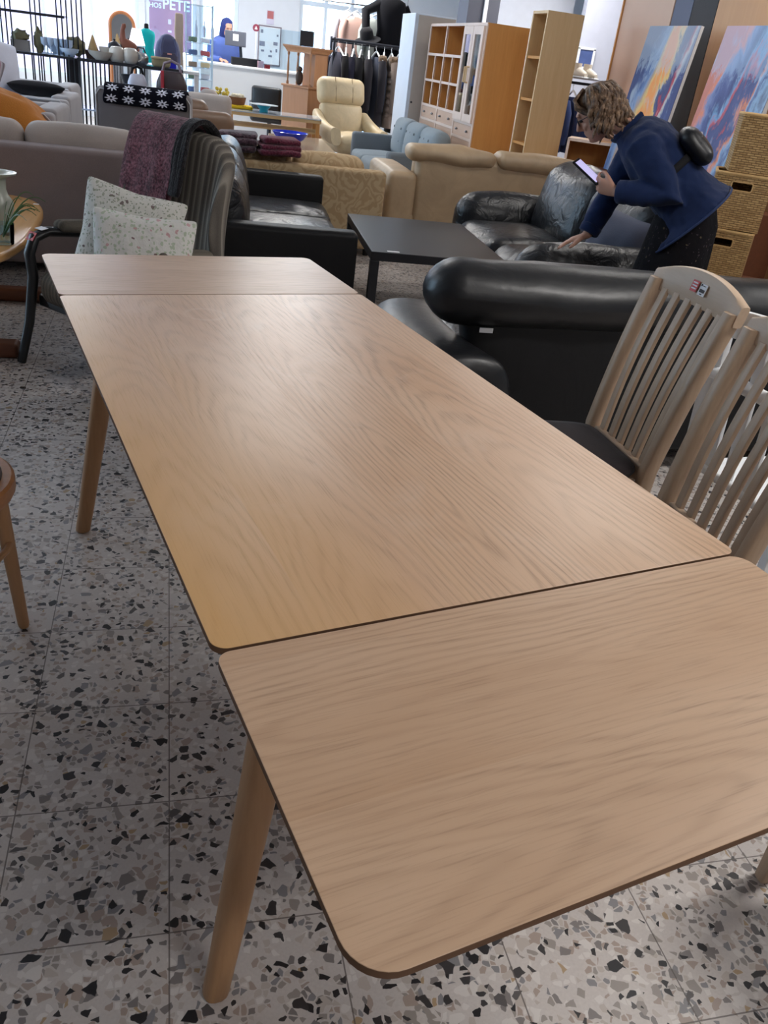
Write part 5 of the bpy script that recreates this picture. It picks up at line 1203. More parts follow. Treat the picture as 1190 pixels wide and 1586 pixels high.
def boot(label, x, y):
    t = thing('boot', label, 'shoe', (x, y, 1.457), R(20), 'cream boots on the rear rail shelf')
    m = MB(); m.loft([ering((0, -0.11, 0.03), (0.025, 0, 0), (0, 0, 0.025), 14), ering((0, -0.07, 0.04), (0.042, 0, 0), (0, 0, 0.036), 14), ering((0, 0.0, 0.055), (0.042, 0, 0), (0, 0, 0.052), 14), ering((0, 0.06, 0.07), (0.042, 0, 0), (0, 0.03, 0.06), 14), ering((0, 0.09, 0.06), (0.03, 0, 0), (0, 0.0, 0.05), 14)])
    m.lathe([(0.046, 0.07), (0.05, 0.15), (0.044, 0.15), (0.04, 0.08)], (0, 0.055, 0), 16)
    obj('upper', m, plain('cream suede', (206, 198, 184), 0.8), t, smooth=60); obj('sole', MB().rbox((0, -0.01, 0.008), (0.08, 0.22, 0.016), 0.007), M_white, t)
boot('cream ankle boot, left one of the pair on the rear shelf', 4.18, 9.28); boot('cream ankle boot, right one of the pair on the rear shelf', 4.30, 9.26)
coat('blouse', 'white blouse hanging at the right end of the rear rail', 'blouse', fabric('white blouse two', (214, 214, 220), 0.9), (4.80, 9.15, 1.68), R(40), 0.42, 0.36, 0.05)
o = obj('hook', MB().tube([(4.80, 9.15, 1.66), (4.80, 9.17, 2.6), (4.80, 9.17, CEIL)], 0.004, 6), M_metal); tag(o, 'thin hook line holding the white blouse', 'hook')
t = thing('picture', 'small white framed picture with a blue image on the rear grey wall', 'picture', (5.22, 11.47, 1.72))
obj('frame', B(((0, 0, 0.12), (0.26, 0.025, 0.03)), ((0, 0, -0.12), (0.26, 0.025, 0.03)), ((-0.115, 0, 0), (0.03, 0.025, 0.24)), ((0.115, 0, 0), (0.03, 0.025, 0.24))), M_white, t); obj('image', MB().box((0, 0.005, 0), (0.22, 0.012, 0.22)), plain('picture blue', (66, 84, 134), 0.5, var=0.4), t)
# ------------------------------------------------------------------ glass display shelves on the left
M_rod = plain('black rod', (22, 22, 30), 0.4)
M_shelf = plain('shelf glass', (150, 164, 184), 0.12, 0.6)
ds = thing('display_shelf', 'glass shelf rack with bundles of black rods at the far left', 'display shelf', (-1.95, 9.55, 0))
for z, a, b_ in ((1.395, -0.75, 0.43), (1.03, -0.75, 0.50), (0.50, -0.75, 0.50)):
    obj('glass_shelf', MB().box(((a+b_)/2, 0.10, z), (b_-a, 0.46, 0.018)), M_shelf, ds); obj('edge', MB().box(((a+b_)/2, -0.135, z-0.004), (b_-a, 0.012, 0.024)), M_rod, ds)
for cx, y in ((-0.135, -0.10), (0.40, -0.10), (-0.33, 0.28), (0.10, 0.28), (-0.62, -0.1), (0.53, 0.10)):
    for k in range(3): obj('rod', MB().tube([(cx-0.048+0.048*k, y, 0), (cx-0.048+0.048*k, y, 2.35)], 0.0075, 6), M_rod, ds)
for k in range(14): obj('rod', MB().tube([(-0.70+0.085*k, 0.05+0.03*(k % 3), 0.03), (-0.70+0.085*k, 0.05+0.03*(k % 3), 1.02)], 0.0075, 6), M_rod, ds)
dl = thing('display_counter', 'lower glass display counter with dark rods beside the shelf rack', 'display shelf', (-0.88, 9.62, 0))
obj('glass_shelf', MB().box((0, 0.05, 1.03), (1.08, 0.5, 0.02)), M_shelf, dl); obj('edge', MB().box((0, -0.205, 1.026), (1.08, 0.012, 0.03)), M_rod, dl); obj('glass_shelf', MB().box((0, 0.05, 0.55), (1.08, 0.46, 0.015)), M_shelf, dl)
for k in range(12):
    x = -0.53+0.042*k+(0.20 if k > 7 else 0); obj('rod', MB().tube([(x, -0.12+0.05*(k % 4), 0), (x, -0.12+0.05*(k % 4), 1.02)], 0.0085, 6), M_rod, dl)
obj('post', MB().box((-0.60, 0.12, 0.51), (0.13, 0.13, 1.02)), plain('dark post', (30, 26, 30), 0.6), dl)
for x in (0.50, 0.53): obj('rod', MB().tube([(x, 0.2, 0), (x, 0.2, 1.02)], 0.0085, 6), M_rod, dl)
def lathe_thing(name, label, cat, mat, loc, prof, group=None, seg=22):
    o = obj(name, MB().lathe(prof, seg=seg), mat, None, smooth=50); o.location = loc; return tag(o, label, cat, group)
Zs = 1.04
M_crock = plain('cream crockery', (176, 168, 158), 0.35); M_crys = plain('crystal', (186, 200, 220), 0.06, 0.7); M_dk = plain('dark iron', (34, 32, 40), 0.5); M_ter = plain('terracotta', (128, 74, 56), 0.7)
M_moss = plain('moss', (118, 112, 84), 0.9, var=0.3)
BOWL = [(0, 0), (0.05, 0), (0.06, 0.01), (0.12, 0.07), (0.135, 0.10), (0.128, 0.10), (0.05, 0.016), (0, 0.014)]
t = thing('planter', 'wooden crate planter with dry plants on the glass shelf', 'planter', (-1.98, 9.55, Zs))
obj('crate', MB().box((0, 0, 0.05), (0.17, 0.14, 0.10)), plain('grey crate', (120, 112, 106), 0.8, var=0.2), t); obj('plant', MB().ell((0, 0, 0.13), (0.085, 0.07, 0.06), wob=0.5), M_moss, t)
o = obj('dry_plant', MB().ell((0, 0, 0.11), (0.05, 0.05, 0.11), wob=0.5, seed=3), M_moss, None, smooth=60); o.location = (-1.80, 9.58, Zs); tag(o, 'tall dry plant behind the rods on the glass shelf', 'plant')
GOB = [(0, 0), (0.032, 0), (0.03, 0.005), (0.005, 0.012), (0.005, 0.07), (0.03, 0.09), (0.036, 0.15), (0.033, 0.15), (0.026, 0.092), (0, 0.085)]
for i in range(9):
    lathe_thing('wine_glass', 'clear wine glass in the cluster of crystal on the glass shelf', 'glass', M_crys, (-1.745+0.062*(i % 5)+0.02*(i//5), 9.52+0.09*(i//5), Zs), GOB, 'crystal glasses on the glass shelf', 14)
lathe_thing('crystal_bowl', 'cut crystal bowl at the right of the wine glasses', 'bowl', M_crys, (-1.50, 9.50, Zs), [(0, 0), (0.04, 0), (0.09, 0.05), (0.10, 0.075), (0.095, 0.075), (0, 0.02)])
lathe_thing('crystal_bowl', 'shallow glass dish below the candle holder, on the glass shelf', 'bowl', M_crys, (-1.62, 9.66, Zs), BOWL)
t = thing('plant_pot', 'dark basket pot with a small yellowish plant on the display counter', 'plant', (-1.27, 9.62, Zs))
obj('pot', MB().lathe([(0, 0), (0.07, 0), (0.085, 0.08), (0.075, 0.08), (0, 0.02)], seg=20), plain('dark pot', (70, 42, 34), 0.7), t); obj('foliage', MB().lathe([(0.06, 0.07), (0.04, 0.13), (0.015, 0.2), (0, 0.23)], seg=9), plain('yellow plant', (170, 140, 96), 0.8, var=0.3), t)
o = obj('wreath_plant', MB().ell((0, 0, 0.09), (0.11, 0.09, 0.085), wob=0.6, seed=9), M_moss, None, smooth=60); o.location = (-1.46, 9.74, Zs); tag(o, 'mossy grey green plant beside the rod bundle', 'plant')
lathe_thing('serving_bowl', 'large stoneware bowl at the front of the display counter', 'bowl', M_crock, (-1.18, 9.50, Zs), [(0, 0), (0.06, 0), (0.07, 0.01), (0.12, 0.05), (0.14, 0.085), (0.132, 0.085), (0.05, 0.016), (0, 0.014)])
lathe_thing('stoneware_dish', 'deep pale dish behind the stoneware bowl', 'dish', M_crock, (-1.10, 9.66, Zs), [(0, 0), (0.08, 0), (0.11, 0.10), (0.115, 0.125), (0.107, 0.125), (0.07, 0.012), (0, 0.012)])
JUG = [(0, 0), (0.055, 0), (0.075, 0.03), (0.085, 0.075), (0.078, 0.115), (0.06, 0.14), (0.05, 0.145), (0.0, 0.15)]
for i, (x, lb) in enumerate(((-1.02, 'cream round jar with handle, left of the pair on the display counter'), (-0.885, 'cream round jar with handle, right of the pair on the display counter'))):
    t = thing('lidded_jar', lb, 'jar', (x, 9.50, Zs), 0, 'cream jars on the display counter')
    obj('body', MB().lathe(JUG, seg=24), M_crock, t, smooth=60); obj('handle', MB().tube([(0.07, -0.03, 0.12), (0.11, -0.04, 0.10), (0.115, -0.04, 0.05), (0.08, -0.03, 0.03)], 0.008, 8), M_crock, t)
t = thing('teapot', 'dark iron teapot behind the cream jars', 'teapot', (-1.06, 9.80, Zs)); obj('body', MB().lathe([(0, 0.08), (0.05, 0.08), (0.07, 0.11), (0.065, 0.16), (0.03, 0.185), (0.012, 0.19), (0.014, 0.21), (0, 0.215)], seg=20), M_dk, t, smooth=60); obj('stand', MB().lathe([(0.06, 0.0), (0.05, 0.08)], seg=16), M_dk, t)
t = thing('wooden_bird', 'carved reddish wooden bird figurine on the display counter', 'figurine', (-0.93, 9.72, Zs)); obj('body', MB().tube([(0.13, 0, 0.12), (0.07, 0, 0.14), (0.0, 0, 0.17), (-0.04, 0, 0.22), (-0.035, 0, 0.31), (-0.02, 0, 0.35), (-0.005, 0, 0.365)], [0.02, 0.055, 0.06, 0.035, 0.022, 0.024, 0.006], 14), M_ter, t, smooth=60); obj('legs', MB().tube([(0.03, 0, 0), (0.03, 0, 0.12)], 0.02, 8), M_ter, t)
t = thing('kettle', 'steel grey kettle right of the cream jars', 'kettle', (-0.78, 9.56, Zs)); obj('body', MB().lathe([(0, 0), (0.06, 0), (0.08, 0.03), (0.08, 0.08), (0.05, 0.115), (0, 0.12)], seg=22), M_metal, t, smooth=60); obj('handle', MB().tube([(-0.06, 0, 0.09), (-0.03, 0, 0.16), (0.03, 0, 0.16), (0.06, 0, 0.09)], 0.008, 8), M_dk, t)
t = thing('long_basket', 'long woven basket at the right end of the display counter', 'basket', (-0.57, 9.53, Zs)); obj('body', MB().rbox((0, 0, 0.045), (0.20, 0.16, 0.09), 0.035, wob=0.006), plain('straw', (128, 116, 88), 0.9, var=0.3), t, smooth=60); obj('rim', MB().tube([(x, y, 0.085) for x, y in rrect(-0.095, -0.075, 0.095, 0.075, 0.04, 4)]+[(0.055, -0.075, 0.085)], 0.012, 8), plain('straw rim', (150, 134, 104), 0.9), t)
o = obj('blue_box', MB().box((0, 0, 0.03), (0.07, 0.08, 0.06)), plain('ultramarine', (20, 20, 200), 0.4), None, bevel=0.004); o.location = (-0.445, 9.60, Zs); tag(o, 'small ultramarine blue box beside the long woven basket', 'box')
o = obj('tray', B(((0, 0, 0.006), (0.13, 0.3, 0.012)), ((0, 0, 0.02), (0.11, 0.26, 0.016))), plain('pale tray', (196, 208, 220), 0.4)); o.location = (-0.40, 9.62+0.16, Zs); tag(o, 'pale blue flat boxes stacked at the counter end', 'box')
lathe_thing('glass_vase', 'faceted glass vase by the mirror on the display counter', 'vase', M_crys, (-0.82, 9.80, Zs), [(0, 0), (0.04, 0), (0.05, 0.08), (0.06, 0.17), (0.055, 0.17), (0, 0.02)])
for i, (x, z, r_, h_, lb) in enumerate(((-2.02, 0.51, 0.08, 0.18, 'brown storage jar low on the rack, behind the pillow'), (-1.80, 0.51, 0.10, 0.22, 'large brown box jar low on the rack'), (-1.62, 0.51, 0.06, 0.17, 'small brown jar with neck low on the rack'))):
    lathe_thing('storage_jar', lb, 'jar', plain('brown jar', (124, 98, 78), 0.6), (x, 9.50, z), [(0, 0), (r_, 0), (r_, h_*0.7), (r_*0.6, h_*0.8), (r_*0.62, h_), (0, h_)], 'brown jars low on the rack')
for i, (x, y) in enumerate(((-1.10, 9.50), (-0.98, 9.62), (-0.84, 9.50))): lathe_thing('glass_dish', ['leftmost', 'rear middle', 'rightmost'][i]+' clear glass dish on the lower shelf of the display counter', 'dish', M_crys, (x, y, 0.56), BOWL, 'glass dishes on the lower shelf')
t = thing('urn', 'pale blue urn with dark foot under the display counter top', 'urn', (-0.90, 9.70, 0.56)); obj('body', MB().lathe([(0, 0.20), (0.05, 0.20), (0.075, 0.27), (0.11, 0.36), (0.10, 0.365), (0, 0.30)], seg=24), M_dk, t, smooth=60); obj('bowl', MB().lathe([(0, 0.0), (0.06, 0.0), (0.14, 0.12), (0.15, 0.2), (0, 0.2)], seg=24), plain('pale blue', (150, 176, 206), 0.4), t)
# mirror
mr = thing('mirror', 'arched mirror with an orange wooden frame near the shop window', 'mirror', (-1.08, 12.1, 0))
P = [(x, 0, z) for x, z in [(-0.15, 0.62), (-0.15, 1.36)]+[(0.15*math.cos(R(180-180*k/12)), 1.38+0.15*math.sin(R(180-180*k/12))) for k in range(13)]+[(0.15, 1.36), (0.15, 0.62)]]
obj('frame', MB().tube(P+[P[0]], 0.022, 8), wood('mirror frame', (204, 132, 84), (170, 98, 56), 'Z', 0.4), mr)
poly = [(-0.14, 0.62), (0.14, 0.62)]+[(0.14*math.cos(R(180*k/12)), 1.38+0.14*math.sin(R(180*k/12))) for k in range(13)]
obj('glass', MB().prism(poly, -0.006, 0.006, RX_(R(90))), base('mirror glass', G(0.72), 0.03, 0.5, 1.0)[0], mr)
obj('stand', B(((-0.1, 0.04, 0.30), (0.03, 0.05, 0.60)), ((0.1, 0.04, 0.30), (0.03, 0.05, 0.60)), ((0, 0.04, 0.61), (0.3, 0.06, 0.02))), M_birch, mr)
# lamp, torso, bags, acrylic tower
o = obj('side_table', B(((0, 0, 1.0), (0.34, 0.34, 0.025)), ((-0.14, -0.14, 0.495), (0.03, 0.03, 0.99)), ((0.14, -0.14, 0.495), (0.03, 0.03, 0.99)), ((-0.14, 0.14, 0.495), (0.03, 0.03, 0.99)), ((0.14, 0.14, 0.495), (0.03, 0.03, 0.99))), M_white); o.location = (-0.85, 10.6, 0); tag(o, 'tall white side table under the lit lamp', 'side table')
lp = thing('table_lamp', 'lit table lamp with a white shade near the teal top', 'lamp', (-0.85, 10.58, 1.013))
obj('lamp_shade', MB().lathe([(0.095, 0.19), (0.05, 0.36), (0.047, 0.36), (0.092, 0.19)], seg=28, cap=False), emit('shade glow', (255, 240, 246), 1.3), lp, smooth=60); obj('stem', MB().lathe([(0, 0), (0.06, 0), (0.06, 0.012), (0.015, 0.03), (0.03, 0.08), (0.012, 0.14), (0.01, 0.24), (0, 0.24)], seg=18), M_crys, lp, smooth=60)
for k in range(8): obj('crystal_drop', MB().ell((0.085*math.cos(k*0.785), 0.085*math.sin(k*0.785), 0.16), (0.006, 0.006, 0.022), seg=6, rings=4), M_crys, lp)
torso('mannequin', 'teal sleeveless top on a dress form by the shop window', fabric('teal top', (20, 176, 176), 0.85), (-0.75, 11.15, 1.02), R(20), None, 0.58, head=False)
o = obj('display_table', B(((0, 0, 1.0), (0.62, 0.44, 0.03)), ((-0.28, 0, 0.49), (0.04, 0.4, 0.98)), ((0.28, 0, 0.49), (0.04, 0.4, 0.98))), M_white); o.location = (-0.46, 10.18, 0); tag(o, 'white display table carrying the grey backpack', 'table')
bp_ = thing('backpack', 'grey blue backpack with a round front pocket on the white table', 'backpack', (-0.50, 10.14, 1.016), R(8))
M_bpk = fabric('grey blue nylon', (86, 88, 116), 0.7, 0.1)
obj('body', MB().loft([ering((0, 0, z), (w_, 0, 0), (0, 0.09*k, 0), 24, 2.6) for z, w_, k in ((0, 0.12, 0.9), (0.02, 0.14, 1), (0.15, 0.145, 1.05), (0.25, 0.12, 0.95), (0.32, 0.07, 0.7), (0.345, 0.02, 0.3))]), M_bpk, bp_, smooth=60); obj('front_pocket', MB().rbox((0, -0.10, 0.085), (0.20, 0.07, 0.15), 0.034, (0, 0.012, 0)), fabric('dark pocket', (70, 66, 84), 0.7), bp_, smooth=60)
for s in (-1, 1): obj('strap', MB().tube([(s*0.06, -0.09, 0.30), (s*0.09, -0.12, 0.2), (s*0.07, -0.12, 0.1)], 0.014, 8), M_bpk, bp_)
obj('patch', MB().box((0, -0.148, 0.15), (0.05, 0.004, 0.015)), plain('pink patch', (214, 150, 140), 0.7), bp_)
o = obj('low_table', B(((0, 0, 0.80), (0.70, 0.40, 0.03)), ((-0.32, 0, 0.39), (0.04, 0.36, 0.78)), ((0.32, 0, 0.39), (0.04, 0.36, 0.78))), plain('dark table', (60, 52, 54), 0.6)); o.location = (-0.62, 8.95, 0); tag(o, 'dark table with handbags behind the grey chair', 'table')
def bag(label, mat, loc, rot, w, h, strapm):
    t = thing('handbag', label, 'handbag', loc, rot)
    obj('body', MB().loft([ering((0, 0, z*h), (w*k, 0, 0), (0, 0.06*k2, 0), 20, 3) for z, k, k2 in ((0, 0.46, 1), (0.04, 0.5, 1.1), (0.5, 0.48, 1), (0.9, 0.36, 0.6), (1.0, 0.30, 0.3))]), mat, t, smooth=60); obj('strap', MB().tube([(-w*0.3, 0, h*0.9), (-w*0.22, 0, h*1.3), (w*0.0, 0, h*1.42), (w*0.22, 0, h*1.3), (w*0.3, 0, h*0.9)], 0.014, 8), strapm, t)
    return t
bag('white and grey handbag with black strap on the dark table', plain('white bag', (176, 176, 190), 0.4), (-0.80, 8.9, 0.816), R(10), 0.20, 0.16, M_blk)
b2 = bag('dark brown handbag with a red and grey strap on the dark table', plain('dark brown bag', (52, 38, 40), 0.45), (-0.46, 8.9, 0.816), R(-8), 0.32, 0.22, plain('strap grey', (120, 104, 112), 0.6)); obj('strap_patch', MB().rbox((-0.085, -0.066, 0.12), (0.035, 0.02, 0.20), 0.008), plain('red strap', (150, 30, 44), 0.6), b2, label='red band')
at_ = thing('acrylic_tower', 'tall clear acrylic display tower with small goods beside the counter', 'display stand', (-0.12, 11.15, 0))
for sx in (-1, 1):
    for sy in (-1, 1): obj('upright', MB().box((sx*0.16, sy*0.14, 0.86), (0.012, 0.012, 1.72)), plain('acrylic edge', (196, 220, 236), 0.1), at_)
for z in (0.60, 0.75, 0.90, 1.03, 1.16, 1.30, 1.70): obj('shelf', MB().box((0, 0, z), (0.33, 0.29, 0.01)), plain('acrylic shelf', (196, 214, 230), 0.1), at_)
obj('panel', MB().box((0, 0.15, 1.15), (0.33, 0.005, 1.1)), M_glass, at_)
cols = [(150, 130, 110), (206, 206, 214), (110, 130, 110), (180, 90, 90), (90, 110, 150), (210, 190, 150)]
for i in range(12):
    z = (0.605, 0.755, 0.905, 1.035, 1.165, 1.305)[i//2]
    o = obj('trinket', MB().rbox((0, 0, 0.03), (0.11, 0.14, 0.055), 0.014, wob=0.006, seed=i), plain('trinket %d' % (i % 6), cols[(i*5) % 6], 0.6), None, smooth=60); o.location = (-0.20+0.155*(i % 2), 11.13, z); tag(o, ['beige', 'pinkish red', 'pale yellow', 'muted green', 'blue', 'off white', 'brownish beige', 'soft red', 'straw coloured', 'sage green', 'slate blue', 'whitish'][i]+' packed trinket, '+('left' if i % 2 == 0 else 'right')+' one on the '+['lowest', 'second', 'third', 'fourth', 'fifth', 'top'][i//2]+' shelf of the acrylic tower', 'trinket', 'trinkets in the acrylic tower')
for i in range(3): lathe_thing('bottle', 'slim clear bottle, '+['left', 'middle', 'right'][i]+' of three near the top of the acrylic tower', 'bottle', M_crys, (-0.16+0.10*i, 11.13, 1.365), [(0, 0), (0.02, 0), (0.022, 0.10), (0.008, 0.14), (0.008, 0.18), (0, 0.18)], 'bottles in the acrylic tower', 12)
o = obj('beige_scarf', MB().rbox((0, 0, 0.36), (0.10, 0.04, 0.72), 0.02, wob=0.012), fabric('beige cloth', (170, 146, 128), 0.9), None, smooth=60); o.location = (-0.36, 11.35, 0.88); tag(o, 'beige cloth hanging at the left of the acrylic tower', 'cloth')
o = obj('cloth_stand', MB().lathe([(0.1, 0), (0.1, 0.01), (0.01, 0.02), (0.01, 0.9)], (0, 0, 0), 16), M_metal); o.location = (-0.36, 11.35, 0); tag(o, 'thin steel stand under the hanging beige cloth', 'stand')
pf = thing('pouf', 'small pale pouf on a wooden base by the display counter', 'pouf', (-1.27, 8.35, 0)); obj('pad', MB().rbox((0, 0, 0.38), (0.34, 0.34, 0.18), 0.06), M_cream, pf, smooth=60); obj('base', MB().box((0, 0, 0.15), (0.30, 0.30, 0.30)), M_birch, pf)

# ------------------------------------------------------------------ people
def person(name, label, loc, rot, J, hair_fn=None, phone=False, voxel=0.0055):
    """J: joints in local coordinates (front -y, left +x)"""
    t = thing(name, label, 'person', loc, rot)
    V = lambda k: Vector(J[k])
    m = MB()
    def limb(pts, rad, seg=14): m.tube(pts, rad, seg)
    # trunk
    up = (V('neck')-V('hip')).normalized(); side = Vector((1, 0, 0)); fr = side.cross(up)
    rings = []
    for q, a, b_ in ((-0.10, 0.13, 0.11), (0.0, 0.165, 0.125), (0.2, 0.15, 0.115), (0.45, 0.145, 0.105), (0.7, 0.165, 0.115), (0.86, 0.175, 0.10), (0.95, 0.12, 0.08), (1.0, 0.055, 0.055)):
        rings.append(ering(V('hip').lerp(V('neck'), q), side*a, fr*b_, 20, 2.3))
    m.loft(rings)
    # neck and head, built along the head's own axes
    hu = Vector(J['head_up']).normalized(); hf = Vector(J['head_front']).normalized(); hs = hf.cross(hu); hc = V('head')
    m.tube([V('neck')-up*0.03, V('neck').lerp(hc, 0.5), hc-hu*0.03], [0.056, 0.05, 0.052], 14)
    def hp(f, s, u): return hc+hf*f+hs*s+hu*u
    rings = []
    prof = [(-0.118, 0.045, 0.016, 0.020), (-0.108, 0.045, 0.034, 0.036), (-0.085, 0.034, 0.052, 0.056), (-0.055, 0.022, 0.062, 0.070), (-0.02, 0.008, 0.068, 0.083), (0.015, 0.0, 0.072, 0.092), (0.05, -0.004, 0.074, 0.094), (0.08, -0.008, 0.066, 0.084), (0.103, -0.010, 0.046, 0.058), (0.115, -0.012, 0.016, 0.02)]
    for u, f, s, d in prof: rings.append(ering(hp(f, 0, u), hs*s, hf*d, 22, 2.15))
    m.loft(rings)
    m.tube([hp(0.088, 0, 0.022), hp(0.106, 0, -0.005), hp(0.118, 0, -0.025), hp(0.098, 0, -0.034)], [0.008, 0.011, 0.014, 0.010], 10)   # nose
    m.ell(hp(0.089, 0, -0.058), (0.020, 0.012, 0.010)); m.ell(hp(0.086, 0, -0.072), (0.018, 0.012, 0.009)); m.ell(hp(0.076, 0, -0.098), (0.02, 0.018, 0.016))
    m.tube([hp(0.084, -0.045, 0.030), hp(0.094, 0, 0.033), hp(0.084, 0.045, 0.030)], 0.011, 8)
    for s in (-1, 1):
        m.ell(hp(-0.005, s*0.074, -0.012), (0.012, 0.02, 0.032)); m.ell(hp(0.076, s*0.032, -0.03), (0.018, 0.016, 0.018))
    # legs
    for s in ('L', 'R'):
        limb([V('hip')+Vector(((0.09 if s == 'L' else -0.09), 0, -0.02)), V('knee'+s), V('ankle'+s)], [0.088, 0.058, 0.04])
        a = V('ankle'+s); m.loft([ering(a+Vector((0, 0.05, -0.04)), (0.03, 0, 0), (0, 0, 0.035), 12), ering(a+Vector((0, 0, -0.035)), (0.038, 0, 0), (0, 0, 0.045), 12), ering(a+Vector((0, -0.10, -0.055)), (0.042, 0, 0), (0, 0, 0.026), 12), ering(a+Vector((0, -0.17, -0.062)), (0.03, 0, 0), (0, 0, 0.016), 12)])
    # arms and hands
    for s in ('L', 'R'):
        S, E_, W_ = V('sh'+s), V('el'+s), V('wr'+s)
        limb([S, S.lerp(E_, 0.5), E_, E_.lerp(W_, 0.4), W_], [0.052, 0.045, 0.038, 0.036, 0.026])
        hd = Vector(J['hand'+s+'_dir']).normalized(); pn = Vector(J['hand'+s+'_palm']); pn = (pn-hd*pn.dot(hd)).normalized(); sd = hd.cross(pn)
        th = J['hand'+s+'_thumb']     # +1 / -1 along sd
        K = W_+hd*0.085
        m.loft([ering(W_-hd*0.01, sd*0.026, pn*0.019, 14), ering(W_+hd*0.03, sd*0.036, pn*0.016, 14, 2.6), ering(K-hd*0.012, sd*0.041, pn*0.0135, 14, 2.6), ering(K+hd*0.004, sd*0.036, pn*0.010, 14, 2.6)])
        curl = J['hand'+s+'_curl']
        for i, (o_, ln, rr) in enumerate(((0.029, 0.070, 0.0085), (0.010, 0.079, 0.0088), (-0.010, 0.073, 0.0084), (-0.029, 0.057, 0.0076))):
            p = K+sd*(th*o_)-hd*0.012; pts = [p]; d = hd.copy(); ang = 0
            spread = sd*(th*o_*2.0)
            for sg, k in ((0.45, curl*0.5), (0.31, curl), (0.26, curl*0.7)):
                ang += k; d = (hd*math.cos(ang)+pn*math.sin(ang)+spread).normalized(); pts.append(pts[-1]+d*(ln*sg+0.004))
            m.tube(pts, [rr*1.05, rr, rr*0.92, rr*0.7], 10)
        p0 = W_+hd*0.022+sd*(th*0.026); p1 = p0+hd*0.032+sd*(th*0.024)+pn*0.010; p2 = p1+hd*0.028+sd*(th*0.004)+pn*(0.010+0.012*curl); p3 = p2+hd*0.022-sd*(th*0.006)+pn*0.008
        m.tube([p0, p1, p2, p3], [0.014, 0.0115, 0.010, 0.0075], 10)
    body = obj('body', m, M_skin, t, smooth=0, remesh=voxel)
    return t, (hc, hf, hs, hu, fr, up)
# the person bending over the sofa (front -y, left hand +x = towards the camera)
WL = (2.00, 2.95, 0)
J = dict(hip=(0, 0.02, 0.93), neck=(0, -0.37, 1.245), head=(0.0, -0.525, 1.29), head_up=(0, -0.60, 0.80), head_front=(0.0, -0.80, -0.60),
         kneeL=(0.10, -0.02, 0.50), kneeR=(-0.10, 0.0, 0.50), ankleL=(0.10, 0.06, 0.085), ankleR=(-0.10, 0.06, 0.085),
         shL=(0.165, -0.275, 1.175), elL=(0.235, -0.10, 0.985), wrL=(0.165, -0.36, 0.965), shR=(-0.165, -0.30, 1.175), elR=(-0.13, -0.385, 0.92), wrR=(-0.06, -0.455, 0.71),
         handL_dir=(-0.35, -0.92, 0.15), handL_palm=(-0.85, 0.25, 0.4), handL_thumb=-1, handL_curl=0.75,
         handR_dir=(0.15, -0.93, -0.42), handR_palm=(0, 0.35, -0.95), handR_thumb=1, handR_curl=0.22)
wp, (hc, hf, hs, hu, fr, up) = person('person', 'person in denim jacket and dark skirt bending over the black sofa, phone in hand', WL, R(-119.4), J)
M_jean = fabric('denim jacket', (27, 41, 76), 0.9, 0.3, 320, 0.22)
M_seam = plain('denim seam', (38, 54, 92), 0.9)
M_skirt = floral('dark skirt', (18, 16, 20), [((96, 84, 66), 46, 0.86, 0.25), ((70, 60, 66), 70, 0.85, 0.28)])
# jacket: torso loft from hem to collar, sleeves merged in one garment mesh
jm = MB(); rings = []
side = Vector((1, 0, 0))
def axpt(q): return Vector(J['hip']).lerp(Vector(J['neck']), q)
for q, a, b_, off in ((-0.10, 0.268, 0.185, 0.0), (-0.02, 0.240, 0.168, 0.0), (0.15, 0.20, 0.145, 0.0), (0.4, 0.195, 0.145, 0.0), (0.62, 0.205, 0.145, 0.008), (0.80, 0.215, 0.128, 0.012), (0.92, 0.17, 0.10, 0.010), (1.0, 0.085, 0.078, 0.0)):
    rg = ering(axpt(q)-fr*off, side*a, fr*b_, 28, 2.4)
    if q < 0: rg = [tuple(Vector(p)+Vector((0, -0.38, -0.40))*max(0, (Vector(p)-axpt(q)).dot(fr))*(-q/0.10)) for p in rg]
    rings.append(rg)
jm.loft(rings)
for s in ('L', 'R'):
    S, E_, W_ = Vector(J['sh'+s]), Vector(J['el'+s]), Vector(J['wr'+s])
    sx = 1 if s == 'L' else -1
    jm.tube([S+Vector((-0.05*sx, 0, 0.01)), S, S.lerp(E_, 0.5), E_+(E_-S.lerp(W_, 0.5)).normalized()*0.01, E_.lerp(W_, 0.45), E_.lerp(W_, 0.90)], [0.085, 0.088, 0.074, 0.066, 0.060, 0.050], 18)
jk = obj('denim_jacket', jm, M_jean, wp, smooth=0, remesh=0.009)
tx = bpy.data.textures.new('folds', 'CLOUDS'); tx.noise_scale = 0.09
md = jk.modifiers.new('w', 'DISPLACE'); md.texture = tx; md.strength = 0.022; md.mid_level = 0.5
obj('collar', MB().tube([axpt(1.0)+Vector((0.092*math.cos(R(a)), 0, 0))+fr*(0.085*math.sin(R(a)))-up*0.005 for a in range(-60, 241, 20)], 0.022, 8, flat=0.5), M_jean, jk, smooth=60)
hem = [tuple(Vector(p)+Vector((0, -0.38, -0.40))*max(0, (Vector(p)-axpt(-0.095)).dot(fr))*0.95) for p in ering(axpt(-0.095), side*0.268, fr*0.185, 40, 2.4)]
obj('hem_seam', MB().tube(hem+[hem[0]], 0.006, 6, cap=False, flat=0.8), M_seam, jk)
for s in ('L', 'R'):
    E_, W_ = Vector(J['el'+s]), Vector(J['wr'+s]); d = (W_-E_).normalized(); o1 = d.orthogonal().normalized(); o2 = d.cross(o1)
    obj('cuff', MB().loft([ering(E_.lerp(W_, q), o1*r_, o2*r_, 18) for q, r_ in ((0.76, 0.054), (0.78, 0.057), (0.93, 0.054), (0.95, 0.048))]), M_jean, jk, smooth=60)
bt_ = axpt(-0.02)+side*0.13+fr*0.155
obj('button', MB().ell(bt_, (0.010, 0.010, 0.010)), M_metal, jk)
